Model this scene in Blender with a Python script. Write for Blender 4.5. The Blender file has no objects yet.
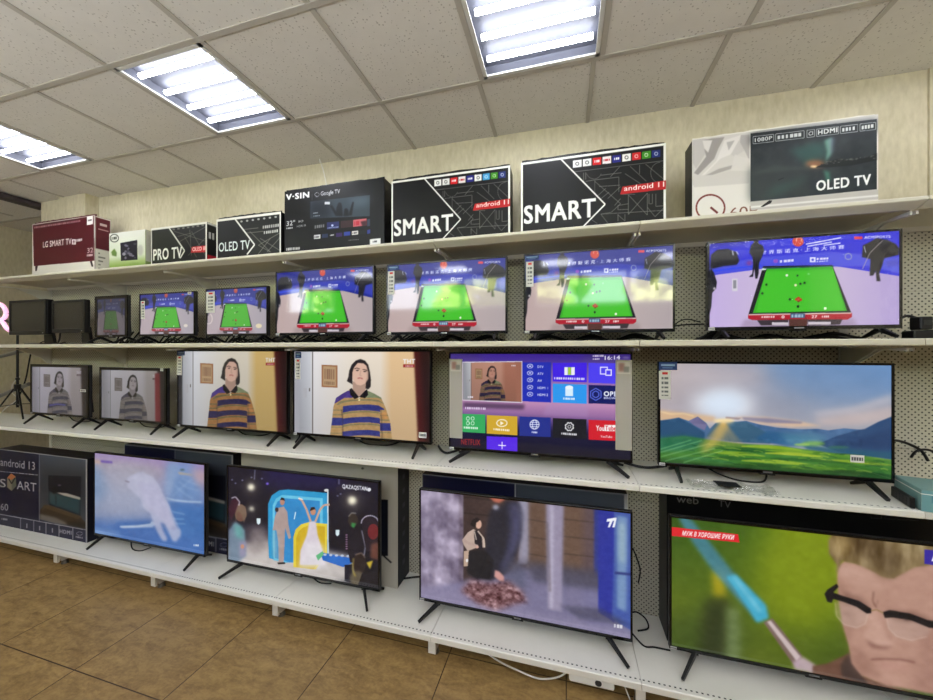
import bpy, bmesh, math, random
import numpy as np
from mathutils import Vector

random.seed(7)
RNG = np.random.default_rng(7)
C = bpy.context.scene.collection
SC = bpy.context.scene

# ------------------------------------------------------------------ camera, world, sun, exposure
FPX, YAW, CAMZ = 356.0, math.radians(15.4), 1.62          # focal length in px of a 933 px frame
cd = bpy.data.cameras.new('camera')
cd.sensor_fit = 'HORIZONTAL'
cd.sensor_width = 36.0
cd.lens = 36.0 * FPX / 933.0
cd.clip_start = 0.02
cam = bpy.data.objects.new('camera', cd)
C.objects.link(cam)
cam.location = (0, 0, CAMZ)
cam.rotation_euler = (math.pi / 2, 0, YAW)
SC.camera = cam

wd = bpy.data.worlds.new('daylight')
SC.world = wd
wd.use_nodes = True
bg = wd.node_tree.nodes['Background']
bg.inputs[0].default_value = (0.80, 0.90, 1.0, 1)
bg.inputs[1].default_value = 8.5
sl = bpy.data.lights.new('sun', 'SUN')
sl.energy = 75.0
sl.angle = math.radians(1.0)
sl.color = (1.0, 0.95, 0.85)
so = bpy.data.objects.new('sun', sl)
C.objects.link(so)
so.rotation_euler = (math.radians(-42), 0, math.radians(12))   # over the shop's roof on to the trees outside
TUBE_POWER = 13.0


def area(name, loc, rot, sx, sy, power, col):
    l = bpy.data.lights.new(name, 'AREA')
    l.shape = 'RECTANGLE'
    l.size, l.size_y, l.energy, l.color = sx, sy, power, col
    o = bpy.data.objects.new(name, l)
    C.objects.link(o)
    o.location, o.rotation_euler = loc, rot
    return o


# added fill lamp, unseen behind the camera, aimed up to brighten the ceiling
area('ceiling_fill', (-1.0, -1.3, 1.68), (math.pi, 0, 0), 8.0, 1.6, 120, (0.97, 0.98, 1.0))
SC.view_settings.view_transform = 'Standard'
SC.view_settings.look = 'None'
SC.view_settings.exposure = 0.72
SC.view_settings.gamma = 1.0
SC.view_settings.use_curve_mapping = False
try:
    SC.cycles.use_denoising = True
    SC.cycles.max_bounces = 8
    SC.cycles.diffuse_bounces = 6
    SC.cycles.sample_clamp_indirect = 6.0
    SC.cycles.caustics_reflective = False
    SC.cycles.caustics_refractive = False
except Exception:
    pass


def proj(X, Y, Z):
    a = math.atan2(X, Y)
    zc = math.hypot(X, Y) * math.cos(a + YAW)
    return 466.5 + FPX * math.tan(a + YAW), 350 - (Z - CAMZ) * FPX / zc


def at(u, v, Y):
    a = math.atan((u - 466.5) / FPX) - YAW
    zc = Y * math.cos(a + YAW) / math.cos(a)
    return Y * math.tan(a), CAMZ + (350 - v) * zc / FPX


# ------------------------------------------------------------------ materials
def lin(c):
    c = np.asarray(c, dtype=float) / 255.0
    return np.where(c <= 0.04045, c / 12.92, ((c + 0.055) / 1.055) ** 2.4)


def rgba(c):
    r = lin(c)
    return (float(r[0]), float(r[1]), float(r[2]), 1.0)


def newmat(name):
    m = bpy.data.materials.new(name)
    m.use_nodes = True
    nt = m.node_tree
    return m, nt, nt.nodes['Principled BSDF']


def N(nt, kind, **kw):
    n = nt.nodes.new(kind)
    for k, v in kw.items():
        if hasattr(n, k):
            setattr(n, k, v)
        else:
            n.inputs[k].default_value = v
    return n


def mth(nt, op, a, b=None, c=None):
    n = nt.nodes.new('ShaderNodeMath')
    n.operation = op
    for i, x in enumerate((a, b, c)):
        if x is None:
            continue
        if isinstance(x, (int, float)):
            n.inputs[i].default_value = x
        else:
            nt.links.new(x, n.inputs[i])
    return n.outputs[0]


def mixc(nt, f, a, b):
    n = nt.nodes.new('ShaderNodeMix')
    n.data_type = 'RGBA'
    for sock, x in ((n.inputs[0], f), (n.inputs[6], a), (n.inputs[7], b)):
        if isinstance(x, (int, float, tuple)):
            sock.default_value = x
        else:
            nt.links.new(x, sock)
    return n.outputs[2]


def plain(name, col, rough=0.5, metal=0.0, vary=0.06, scale=9.0, bump=0.0, ior=1.45):
    m, nt, p = newmat(name)
    tc = N(nt, 'ShaderNodeTexCoord')
    no = N(nt, 'ShaderNodeTexNoise', Scale=scale, Detail=4.0)
    nt.links.new(tc.outputs['Object'], no.inputs['Vector'])
    a = np.array(rgba(col)[:3])
    o = mixc(nt, no.outputs[0], tuple(np.clip(a * (1 - vary), 0, 1)) + (1,), tuple(np.clip(a * (1 + vary), 0, 1)) + (1,))
    nt.links.new(o, p.inputs['Base Color'])
    p.inputs['Roughness'].default_value = rough
    p.inputs['Metallic'].default_value = metal
    p.inputs['IOR'].default_value = ior
    if bump:
        b = N(nt, 'ShaderNodeBump', Strength=bump, Distance=0.004)
        nt.links.new(no.outputs[0], b.inputs['Height'])
        nt.links.new(b.outputs[0], p.inputs['Normal'])
    return m


M = {}
M['white_metal'] = plain('white painted metal', (214, 211, 202), 0.42, vary=0.03)
M['grey_metal'] = plain('grey metal', (120, 118, 112), 0.4, 0.3)
M['black_plastic'] = plain('black plastic', (17, 17, 19), 0.38)
M['gloss_black'] = plain('glossy black plastic', (10, 10, 12), 0.16)
M['dark_grey'] = plain('dark grey plastic', (42, 42, 45), 0.45)
M['monitor_off'] = plain('switched off panel', (26, 26, 30), 0.22, ior=1.6)
M['rubber'] = plain('black rubber cable', (13, 13, 14), 0.5)
M['white_cable'] = plain('white cable', (215, 212, 205), 0.5)
M['white_paper'] = plain('white paper', (232, 232, 228), 0.6, vary=0.02)
M['navy_tab'] = plain('navy paper tab', (38, 66, 122), 0.5)
M['badge'] = plain('silver badge', (150, 152, 158), 0.3, 0.8)
M['carton_black'] = plain('black printed carton', (12, 12, 13), 0.4)
M['carton_white'] = plain('white carton', (222, 218, 208), 0.55)
M['carton_maroon'] = plain('maroon carton', (92, 32, 44), 0.5)
M['carton_navy'] = plain('navy carton', (17, 18, 32), 0.42)
M['carton_grey'] = plain('grey carton', (190, 186, 176), 0.6)
M['carton_green'] = plain('pale green carton', (150, 165, 120), 0.55)
M['teal_card'] = plain('pale teal card', (122, 160, 158), 0.5)
M['light_frame'] = plain('lamp frame', (205, 205, 200), 0.4)
M['tray'] = plain('satin lamp tray', (86, 88, 98), 0.5, vary=0.01)
M['grid_bar'] = plain('ceiling grid bar', (176, 171, 161), 0.5)
M['dark_beam'] = plain('dark brown rail', (60, 52, 56), 0.5)
M['window_frame'] = plain('white window frame', (215, 215, 212), 0.4)
M['rear_paint'] = plain('dark grey paint', (58, 56, 54), 0.8)
M['bark'] = plain('bark', (90, 74, 58), 0.9, vary=0.3)
M['leaf'] = plain('leaves', (176, 186, 120), 0.8, vary=0.5, scale=6)
M['asphalt'] = plain('asphalt', (150, 148, 142), 0.9)

# lamp tubes
m, nt, p = newmat('fluorescent tube')
p.inputs['Base Color'].default_value = (1, 1, 1, 1)
p.inputs['Emission Color'].default_value = (0.90, 0.93, 1.0, 1)
p.inputs['Emission Strength'].default_value = TUBE_POWER
M['tube'] = m
m, nt, p = newmat('pink neon')
p.inputs['Emission Color'].default_value = (1.0, 0.42, 0.72, 1)
p.inputs['Emission Strength'].default_value = 0.62
M['neon'] = m

# shelves: small slots along the front edge
m, nt, p = newmat('white perforated shelf')
tc = N(nt, 'ShaderNodeTexCoord')
sp = N(nt, 'ShaderNodeSeparateXYZ')
nt.links.new(tc.outputs['Object'], sp.inputs[0])
fx = mth(nt, 'FRACT', mth(nt, 'MULTIPLY', sp.outputs[0], 1 / 0.021))
inx = mth(nt, 'LESS_THAN', mth(nt, 'ABSOLUTE', mth(nt, 'SUBTRACT', fx, 0.5)), 0.2)
iny = mth(nt, 'LESS_THAN', mth(nt, 'ABSOLUTE', mth(nt, 'SUBTRACT', sp.outputs[1], 0.022)), 0.0035)
inz = mth(nt, 'GREATER_THAN', sp.outputs[2], -0.002)
hole = mth(nt, 'MULTIPLY', mth(nt, 'MULTIPLY', inx, iny), inz)
no = N(nt, 'ShaderNodeTexNoise', Scale=5.0, Detail=6.0, Roughness=0.7)
nt.links.new(tc.outputs['Object'], no.inputs['Vector'])
base = mixc(nt, mth(nt, 'MULTIPLY', no.outputs[0], 0.5), rgba((238, 236, 228)), rgba((212, 209, 200)))
nt.links.new(mixc(nt, hole, base, rgba((50, 48, 45))), p.inputs['Base Color'])
p.inputs['Roughness'].default_value = 0.42
M['shelf'] = m

M['shelf_dimmed'] = plain('shelf white in dimmer light', (206, 201, 186), 0.42, vary=0.03)  # duller shelf white: the upper rows' dimmer light is put into the colour

# perforated back panels
m, nt, p = newmat('perforated white panel')
tc = N(nt, 'ShaderNodeTexCoord')
sp = N(nt, 'ShaderNodeSeparateXYZ')
nt.links.new(tc.outputs['Object'], sp.inputs[0])
PITCH = 0.025


def dots(ox, oz):
    gx = mth(nt, 'SUBTRACT', mth(nt, 'FRACT', mth(nt, 'ADD', mth(nt, 'MULTIPLY', sp.outputs[0], 1 / PITCH), ox)), 0.5)
    gz = mth(nt, 'SUBTRACT', mth(nt, 'FRACT', mth(nt, 'ADD', mth(nt, 'MULTIPLY', sp.outputs[2], 1 / PITCH), oz)), 0.5)
    r2 = mth(nt, 'ADD', mth(nt, 'MULTIPLY', gx, gx), mth(nt, 'MULTIPLY', gz, gz))
    return mth(nt, 'LESS_THAN', r2, 0.15 ** 2)


hole = mth(nt, 'MAXIMUM', dots(0.5, 0.5), dots(0.0, 0.0))
no = N(nt, 'ShaderNodeTexNoise', Scale=3.0, Detail=3.0)
nt.links.new(tc.outputs['Object'], no.inputs['Vector'])
base = mixc(nt, no.outputs[0], rgba((196, 191, 174)), rgba((207, 202, 186)))
nt.links.new(mixc(nt, hole, base, rgba((62, 60, 54))), p.inputs['Base Color'])
p.inputs['Roughness'].default_value = 0.5
M['pegboard'] = m

# ceiling tile
m, nt, p = newmat('pitted ceiling tile')
tc = N(nt, 'ShaderNodeTexCoord')
vo = N(nt, 'ShaderNodeTexVoronoi', Scale=62.0)
nt.links.new(tc.outputs['Object'], vo.inputs['Vector'])
no = N(nt, 'ShaderNodeTexNoise', Scale=14.0, Detail=5.0)
nt.links.new(tc.outputs['Object'], no.inputs['Vector'])
thr = mth(nt, 'MULTIPLY', no.outputs[0], 0.42)
pit = mth(nt, 'LESS_THAN', vo.outputs['Distance'], mth(nt, 'SUBTRACT', thr, 0.02))
base = mixc(nt, no.outputs[0], rgba((206, 203, 196)), rgba((218, 215, 208)))
nt.links.new(mixc(nt, mth(nt, 'MULTIPLY', pit, 0.55), base, rgba((128, 122, 110))), p.inputs['Base Color'])
p.inputs['Roughness'].default_value = 0.9
M['ceiling'] = m

# wallpaper
m, nt, p = newmat('beige wallpaper')
tc = N(nt, 'ShaderNodeTexCoord')
mp = N(nt, 'ShaderNodeMapping')
mp.inputs['Scale'].default_value = (46, 46, 16)
nt.links.new(tc.outputs['Object'], mp.inputs[0])
n1 = N(nt, 'ShaderNodeTexNoise', Scale=1.0, Detail=4.0)
nt.links.new(mp.outputs[0], n1.inputs['Vector'])
n2 = N(nt, 'ShaderNodeTexNoise', Scale=4.0, Detail=5.0)
nt.links.new(tc.outputs['Object'], n2.inputs['Vector'])
f = mth(nt, 'ADD', mth(nt, 'MULTIPLY', n1.outputs[0], 0.7), mth(nt, 'MULTIPLY', n2.outputs[0], 0.5))
cr = N(nt, 'ShaderNodeValToRGB')
cr.color_ramp.elements[0].position = 0.38
cr.color_ramp.elements[0].color = rgba((184, 174, 146))
cr.color_ramp.elements[1].position = 0.8
cr.color_ramp.elements[1].color = rgba((208, 199, 172))
nt.links.new(f, cr.inputs[0])
nt.links.new(cr.outputs[0], p.inputs['Base Color'])
p.inputs['Roughness'].default_value = 0.7
b = N(nt, 'ShaderNodeBump', Strength=0.25, Distance=0.003)
nt.links.new(n1.outputs[0], b.inputs['Height'])
nt.links.new(b.outputs[0], p.inputs['Normal'])
M['wallpaper'] = m

# floor: 0.6 m brown slate-look tiles
m, nt, p = newmat('brown slate tile')
tc = N(nt, 'ShaderNodeTexCoord')
sp = N(nt, 'ShaderNodeSeparateXYZ')
nt.links.new(tc.outputs['Object'], sp.inputs[0])


def edge(sock, off):
    fr = mth(nt, 'FRACT', mth(nt, 'MULTIPLY', mth(nt, 'SUBTRACT', sock, off), 1 / 0.6))
    return mth(nt, 'GREATER_THAN', mth(nt, 'ABSOLUTE', mth(nt, 'SUBTRACT', fr, 0.5)), 0.4955)


def cell(sock, off):
    return mth(nt, 'FLOOR', mth(nt, 'MULTIPLY', mth(nt, 'SUBTRACT', sock, off), 1 / 0.6))


grout = mth(nt, 'MAXIMUM', edge(sp.outputs[0], 0.008), edge(sp.outputs[1], 0.01))
cv_ = N(nt, 'ShaderNodeCombineXYZ')
nt.links.new(cell(sp.outputs[0], 0.008), cv_.inputs[0])
nt.links.new(cell(sp.outputs[1], 0.01), cv_.inputs[1])
wn = N(nt, 'ShaderNodeTexWhiteNoise')
nt.links.new(cv_.outputs[0], wn.inputs['Vector'])
va = N(nt, 'ShaderNodeVectorMath')
va.operation = 'MULTIPLY_ADD'
nt.links.new(wn.outputs['Color'], va.inputs[0])
va.inputs[1].default_value = (7, 7, 7)
nt.links.new(tc.outputs['Object'], va.inputs[2])
mp = N(nt, 'ShaderNodeMapping')
mp.inputs['Rotation'].default_value = (0, 0, 0.6)
mp.inputs['Scale'].default_value = (3.0, 7.0, 1)
nt.links.new(va.outputs[0], mp.inputs[0])
n1 = N(nt, 'ShaderNodeTexNoise', Scale=3.2, Detail=10.0, Roughness=0.72, Distortion=0.4)
nt.links.new(mp.outputs[0], n1.inputs['Vector'])
n2 = N(nt, 'ShaderNodeTexNoise', Scale=60.0, Detail=3.0)
nt.links.new(va.outputs[0], n2.inputs['Vector'])
f = mth(nt, 'ADD', mth(nt, 'MULTIPLY', n1.outputs[0], 0.8), mth(nt, 'MULTIPLY', n2.outputs[0], 0.2))
cr = N(nt, 'ShaderNodeValToRGB')
cr.color_ramp.elements[0].position = 0.33
cr.color_ramp.elements[0].color = rgba((119, 92, 54))
cr.color_ramp.elements[1].position = 0.68
cr.color_ramp.elements[1].color = rgba((175, 145, 94))
nt.links.new(f, cr.inputs[0])
nt.links.new(mixc(nt, grout, cr.outputs[0], rgba((70, 50, 30))), p.inputs['Base Color'])
p.inputs['Roughness'].default_value = 0.45
b = N(nt, 'ShaderNodeBump', Strength=0.25, Distance=0.004)
nt.links.new(mth(nt, 'SUBTRACT', f, mth(nt, 'MULTIPLY', grout, 0.6)), b.inputs['Height'])
nt.links.new(b.outputs[0], p.inputs['Normal'])
M['floor'] = m

# printed faces and lit screens take their picture from the mesh's colour attribute
m, nt, p = newmat('printed face')
a = N(nt, 'ShaderNodeAttribute', attribute_name='picture')
nt.links.new(a.outputs['Color'], p.inputs['Base Color'])
p.inputs['Roughness'].default_value = 0.42
p.inputs['Specular IOR Level'].default_value = 0.25
M['print'] = m
m, nt, p = newmat('lit screen')
a = N(nt, 'ShaderNodeAttribute', attribute_name='picture')
p.inputs['Base Color'].default_value = (0.012, 0.012, 0.014, 1)
nt.links.new(a.outputs['Color'], p.inputs['Emission Color'])
p.inputs['Emission Strength'].default_value = 0.607
p.inputs['Roughness'].default_value = 0.06
p.inputs['IOR'].default_value = 1.5
try:
    m.cycles.emission_sampling = 'NONE'
except Exception:
    pass
M['screen'] = m

# glass and thin film
def glassy(name, amount, rough):
    m = bpy.data.materials.new(name)
    m.use_nodes = True
    nt = m.node_tree
    nt.nodes.clear()
    o = nt.nodes.new('ShaderNodeOutputMaterial')
    t = nt.nodes.new('ShaderNodeBsdfTransparent')
    g = nt.nodes.new('ShaderNodeBsdfGlossy')
    g.inputs['Roughness'].default_value = rough
    x = nt.nodes.new('ShaderNodeMixShader')
    no = nt.nodes.new('ShaderNodeTexNoise')
    no.inputs['Scale'].default_value = 14
    bp = nt.nodes.new('ShaderNodeBump')
    bp.inputs['Strength'].default_value = 0.1
    nt.links.new(no.outputs[0], bp.inputs['Height'])
    nt.links.new(bp.outputs[0], g.inputs['Normal'])
    x.inputs[0].default_value = amount
    nt.links.new(t.outputs[0], x.inputs[1])
    nt.links.new(g.outputs[0], x.inputs[2])
    nt.links.new(x.outputs[0], o.inputs[0])
    return m


M['glass'] = glassy('window glass', 0.06, 0.02)
M['film'] = glassy('clear plastic film', 0.28, 0.25)
m = glassy('milky strip', 0.3, 0.5)
nt = m.node_tree
df = nt.nodes.new('ShaderNodeBsdfDiffuse')
df.inputs[0].default_value = (0.50, 0.485, 0.43, 1)
mx = [n for n in nt.nodes if n.type == 'MIX_SHADER'][0]
nt.links.new(df.outputs[0], mx.inputs[2])
mx.inputs[0].default_value = 0.76
M['milky'] = m


# ------------------------------------------------------------------ object helpers
def link(name, me, mat, parent=None, label=None):
    o = bpy.data.objects.new(name, me)
    C.objects.link(o)
    if mat is not None:
        me.materials.append(mat)
    if parent is not None:
        o.parent = parent
    if label:
        o['label'] = label
    return o


def obj(name, bm, mat, parent=None, label=None, smooth=False):
    me = bpy.data.meshes.new(name)
    bmesh.ops.recalc_face_normals(bm, faces=bm.faces)
    bm.to_mesh(me)
    bm.free()
    if smooth:
        for pl in me.polygons:
            pl.use_smooth = True
    return link(name, me, mat, parent, label)


def tag(o, label, cat, group=None):
    o['label'] = label
    o['category'] = cat
    if group:
        o['group'] = group
    return o


def struct(o):
    o['kind'] = 'structure'
    return o


def thing(name, label, cat, loc, group=None, rz=0.0):
    o = bpy.data.objects.new(name, None)
    o.empty_display_size = 0.05
    C.objects.link(o)
    o.location = loc
    o.rotation_euler = (0, 0, rz)
    return tag(o, label, cat, group)


def B(bm, x0, x1, y0, y1, z0, z1, bev=0.0):
    vs = [bm.verts.new((x, y, z)) for z in (z0, z1) for y in (y0, y1) for x in (x0, x1)]
    fs = [bm.faces.new([vs[i] for i in q]) for q in ((0, 2, 3, 1), (4, 5, 7, 6), (0, 1, 5, 4), (2, 6, 7, 3), (0, 4, 6, 2), (1, 3, 7, 5))]
    if bev:
        es = list({e for f in fs for e in f.edges})
        bmesh.ops.bevel(bm, geom=es, offset=bev, segments=2, affect='EDGES', profile=0.5)
    return bm


def box(*a, bev=0.0):
    return B(bmesh.new(), *a, bev=bev)


def prism(bm, pts, axis, d0, d1):
    """extrude a polygon; axis 'x' takes (y,z) points, 'y' takes (x,z), 'z' takes (x,y)"""
    def mk(p, d):
        return {'x': (d, p[0], p[1]), 'y': (p[0], d, p[1]), 'z': (p[0], p[1], d)}[axis]
    a = [bm.verts.new(mk(p, d0)) for p in pts]
    b = [bm.verts.new(mk(p, d1)) for p in pts]
    bm.faces.new(a)
    bm.faces.new(b[::-1])
    n = len(pts)
    for i in range(n):
        bm.faces.new((a[i], a[(i + 1) % n], b[(i + 1) % n], b[i]))
    return bm


def smooth_path(pts, k=8):
    P = [Vector(p) for p in pts]
    if len(P) < 3:
        return P
    out = []
    for i in range(len(P) - 1):
        p0, p1, p2, p3 = P[max(i - 1, 0)], P[i], P[i + 1], P[min(i + 2, len(P) - 1)]
        for j in range(k):
            t = j / k
            out.append(0.5 * ((2 * p1) + (p2 - p0) * t + (2 * p0 - 5 * p1 + 4 * p2 - p3) * t * t + (3 * p1 - p0 - 3 * p2 + p3) * t ** 3))
    out.append(P[-1])
    return out


def tube(bm, pts, r, seg=8, r1=None):
    n = len(pts)
    rings = []
    up = Vector((0, 0, 1))
    for i, p in enumerate(pts):
        t = (pts[min(i + 1, n - 1)] - pts[max(i - 1, 0)]).normalized()
        a = t.cross(up)
        if a.length < 1e-3:
            a = t.cross(Vector((1, 0, 0)))
        a.normalize()
        b = t.cross(a).normalized()
        rr = r if r1 is None else r + (r1 - r) * i / (n - 1)
        rings.append([bm.verts.new(p + (a * math.cos(2 * math.pi * k / seg) + b * math.sin(2 * math.pi * k / seg)) * rr) for k in range(seg)])
    for i in range(n - 1):
        for k in range(seg):
            bm.faces.new((rings[i][k], rings[i][(k + 1) % seg], rings[i + 1][(k + 1) % seg], rings[i + 1][k]))
    bm.faces.new(rings[0][::-1])
    bm.faces.new(rings[-1])
    return bm


def bar(bm, p, q, w0, h0, w1, h1):
    """tapered rectangular bar from p to q"""
    p, q = Vector(p), Vector(q)
    t = (q - p).normalized()
    a = t.cross(Vector((0, 0, 1))).normalized()
    b = a.cross(t).normalized()
    vs = []
    for c, w, h in ((p, w0, h0), (q, w1, h1)):
        vs += [bm.verts.new(c + a * sx * w / 2 + b * sz * h / 2) for sx, sz in ((-1, -1), (1, -1), (1, 1), (-1, 1))]
    for f in ((0, 3, 2, 1), (4, 5, 6, 7), (0, 1, 5, 4), (1, 2, 6, 5), (2, 3, 7, 6), (3, 0, 4, 7)):
        bm.faces.new([vs[i] for i in f])
    return bm


# ------------------------------------------------------------------ painter for screens and printed boxes
_tx = {}


def glyphs(s, bold):
    key = (s, bold)
    if key in _tx:
        return _tx[key]
    cu = bpy.data.curves.new('t', 'FONT')
    cu.body = s
    cu.size = 1.0
    cu.space_character = 1.0 + bold
    cu.resolution_u = 3
    ob = bpy.data.objects.new('t', cu)
    C.objects.link(ob)
    dg = bpy.context.evaluated_depsgraph_get()
    ev = ob.evaluated_get(dg)
    me = ev.to_mesh()
    me.calc_loop_triangles()
    v = np.empty(len(me.vertices) * 3)
    me.vertices.foreach_get('co', v)
    v = v.reshape(-1, 3)[:, :2]
    t = np.empty(len(me.loop_triangles) * 3, dtype=np.int32)
    me.loop_triangles.foreach_get('vertices', t)
    tri = v[t.reshape(-1, 3)] if len(t) else np.zeros((0, 3, 2))
    ev.to_mesh_clear()
    bpy.data.objects.remove(ob)
    bpy.data.curves.remove(cu)
    _tx[key] = tri
    return tri


def homography(src, dst):
    A = []
    for (x, y), (u, v) in zip(src, dst):
        A.append([x, y, 1, 0, 0, 0, -u * x, -u * y, -u])
        A.append([0, 0, 0, x, y, 1, -v * x, -v * y, -v])
    return np.linalg.svd(np.array(A, float))[2][-1].reshape(3, 3)


def quad_of(g):
    X0, X1, Y, Z0, Z1 = g
    return [proj(X0, Y, Z1), proj(X1, Y, Z1), proj(X1, Y, Z0), proj(X0, Y, Z0)]


def gblur(a, s):
    if s < 0.3:
        return a
    r = max(1, int(3 * s))
    k = np.exp(-0.5 * (np.arange(-r, r + 1) / s) ** 2)
    k /= k.sum()
    for ax in (0, 1):
        pad = [(0, 0)] * a.ndim
        pad[ax] = (r, r)
        q = np.pad(a, pad, mode='edge')
        out = np.zeros_like(a)
        n = a.shape[ax]
        for i, w in enumerate(k):
            out += w * (q[i:i + n] if ax == 0 else q[:, i:i + n])
        a = out
    return a


class Cv:
    """picture of w x h samples; points are given as seen in a view (x0, y0, scale) and flattened on to the face g"""
    SS = 3

    def __init__(s, w, h, g, view, col=(0, 0, 0)):
        s.w, s.h = int(w), int(h)
        s.a = np.ones((s.h, s.w, 3)) * np.array(col, float)
        s.H = homography(quad_of(g), [(0, 0), (s.w, 0), (s.w, s.h), (0, s.h)])
        s.view = view

    def m(s, pts):
        x0, y0, k = s.view
        p = np.array([[x / k + x0, y / k + y0, 1.0] for x, y in pts]) @ s.H.T
        return p[:, :2] / p[:, 2:3]

    def mask(s, P):
        """coverage of polygon P (canvas px)"""
        out = np.zeros((s.h, s.w))
        x0, y0 = np.floor(P.min(0)).astype(int)
        x1, y1 = np.ceil(P.max(0)).astype(int) + 1
        x0, y0, x1, y1 = max(x0, 0), max(y0, 0), min(x1, s.w), min(y1, s.h)
        if x1 <= x0 or y1 <= y0:
            return out
        k = s.SS
        xs = x0 + (np.arange((x1 - x0) * k) + 0.5) / k
        ys = y0 + (np.arange((y1 - y0) * k) + 0.5) / k
        X, Y = np.meshgrid(xs, ys)
        ins = np.zeros(X.shape, bool)
        n = len(P)
        for i in range(n):
            ax, ay = P[i]
            bx, by = P[(i + 1) % n]
            if ay == by:
                continue
            ins ^= ((ay > Y) != (by > Y)) & (X < (bx - ax) * (Y - ay) / (by - ay) + ax)
        out[y0:y1, x0:x1] = ins.reshape(y1 - y0, k, x1 - x0, k).mean((1, 3))
        return out

    def put(s, mk, c, al=1.0):
        mk = (mk * al)[..., None]
        s.a = s.a * (1 - mk) + np.array(c, float) * mk
        return s

    def poly(s, pts, c, al=1.0, soft=0.0):
        mk = s.mask(s.m(pts))
        if soft:
            mk = gblur(mk, soft)
        return s.put(mk, c, al)

    def rect(s, x0, y0, x1, y1, c, al=1.0, soft=0.0):
        return s.poly([(x0, y0), (x1, y0), (x1, y1), (x0, y1)], c, al, soft)

    def nrect(s, x0, y0, x1, y1, c, al=1.0, soft=0.0):
        P = np.array([(x0 * s.w, y0 * s.h), (x1 * s.w, y0 * s.h), (x1 * s.w, y1 * s.h), (x0 * s.w, y1 * s.h)])
        mk = s.mask(P)
        return s.put(gblur(mk, soft) if soft else mk, c, al)

    def ell(s, cx, cy, rx, ry, c, al=1.0, soft=0.0, rot=0.0):
        q = []
        for i in range(28):
            t = 2 * math.pi * i / 28
            x, y = rx * math.cos(t), ry * math.sin(t)
            q.append((cx + x * math.cos(rot) - y * math.sin(rot), cy + x * math.sin(rot) + y * math.cos(rot)))
        return s.poly(q, c, al, soft)

    def line(s, pts, wd, c, al=1.0, soft=0.0):
        mk = np.zeros((s.h, s.w))
        for (ax, ay), (bx, by) in zip(pts[:-1], pts[1:]):
            d = math.hypot(bx - ax, by - ay) or 1
            nx, ny = -(by - ay) / d * wd / 2, (bx - ax) / d * wd / 2
            mk = np.maximum(mk, s.mask(s.m([(ax + nx, ay + ny), (bx + nx, by + ny), (bx - nx, by - ny), (ax - nx, ay - ny)])))
        return s.put(gblur(mk, soft) if soft else mk, c, al)

    def ring(s, cx, cy, rx, ry, wd, c, al=1.0, a0=0, a1=360):
        n = 26
        return s.line([(cx + rx * math.cos(math.radians(a0 + (a1 - a0) * i / n)), cy + ry * math.sin(math.radians(a0 + (a1 - a0) * i / n))) for i in range(n + 1)], wd, c, al)

    def text(s, t, p0, p1, cap, c, bold=0.0, al=1.0, skew=0.0):
        """text whose baseline runs p0 -> p1, cap height in view px"""
        tri = glyphs(t, max(0.0, round(bold * 2.6, 2)))
        if not len(tri):
            return s
        q0, q1 = s.m([p0])[0], s.m([p1])[0]
        mid = ((p0[0] + p1[0]) / 2, (p0[1] + p1[1]) / 2)
        up = s.m([(mid[0], mid[1] - cap)])[0] - s.m([mid])[0]
        lo, hi = tri[..., 0].min(), tri[..., 0].max()
        X = (tri[..., 0] - lo) / (hi - lo)
        Yv = tri[..., 1] / 0.70
        P = q0 + X[..., None] * (q1 - q0) + Yv[..., None] * (up + skew * (q1 - q0) / np.linalg.norm(q1 - q0) * np.linalg.norm(up))
        k = 4
        acc = np.zeros((s.h * k, s.w * k), bool)
        ex = (q1 - q0) / (hi - lo)
        ey = np.array(up) / 0.70
        if bold > 0:
            bx, by = bold * 0.75, bold * 0.5
            P = np.concatenate([P + ex * dx + ey * dy for dx, dy in ((-bx, 0), (bx, 0), (0, -by), (0, by), (-bx, -by), (bx, by), (-bx, by), (bx, -by))])
        for T in P * k:
            x0, y0 = np.floor(T.min(0)).astype(int)
            x1, y1 = np.ceil(T.max(0)).astype(int) + 1
            x0, y0, x1, y1 = max(x0, 0), max(y0, 0), min(x1, s.w * k), min(y1, s.h * k)
            if x1 <= x0 or y1 <= y0:
                continue
            X_, Y_ = np.meshgrid(np.arange(x0, x1) + 0.5, np.arange(y0, y1) + 0.5)
            e = [(T[(i + 1) % 3, 0] - T[i, 0]) * (Y_ - T[i, 1]) - (T[(i + 1) % 3, 1] - T[i, 1]) * (X_ - T[i, 0]) for i in range(3)]
            acc[y0:y1, x0:x1] |= ((e[0] >= 0) & (e[1] >= 0) & (e[2] >= 0)) | ((e[0] <= 0) & (e[1] <= 0) & (e[2] <= 0))
        return s.put(acc.reshape(s.h, k, s.w, k).mean((1, 3)), c, al)

    def dashes(s, p0, p1, hgt, n, c, al=1.0, seed=1):
        """a row of small unreadable characters"""
        r = random.Random(seed)
        x = 0.0
        for i in range(n):
            w = (0.5 + 0.4 * r.random()) / n
            a = (p0[0] + (p1[0] - p0[0]) * x, p0[1] + (p1[1] - p0[1]) * x)
            b = (p0[0] + (p1[0] - p0[0]) * (x + w), p0[1] + (p1[1] - p0[1]) * (x + w))
            s.poly([(a[0], a[1] - hgt), (b[0], b[1] - hgt), b, a], c, al)
            x += 1.0 / n
        return s

    def corners(s, tl, tr, br, bl):
        u = np.linspace(0, 1, s.w)[None, :, None]
        v = np.linspace(0, 1, s.h)[:, None, None]
        tl, tr, br, bl = (np.array(c, float) for c in (tl, tr, br, bl))
        s.a = (1 - v) * ((1 - u) * tl + u * tr) + v * ((1 - u) * bl + u * br)
        return s

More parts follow.
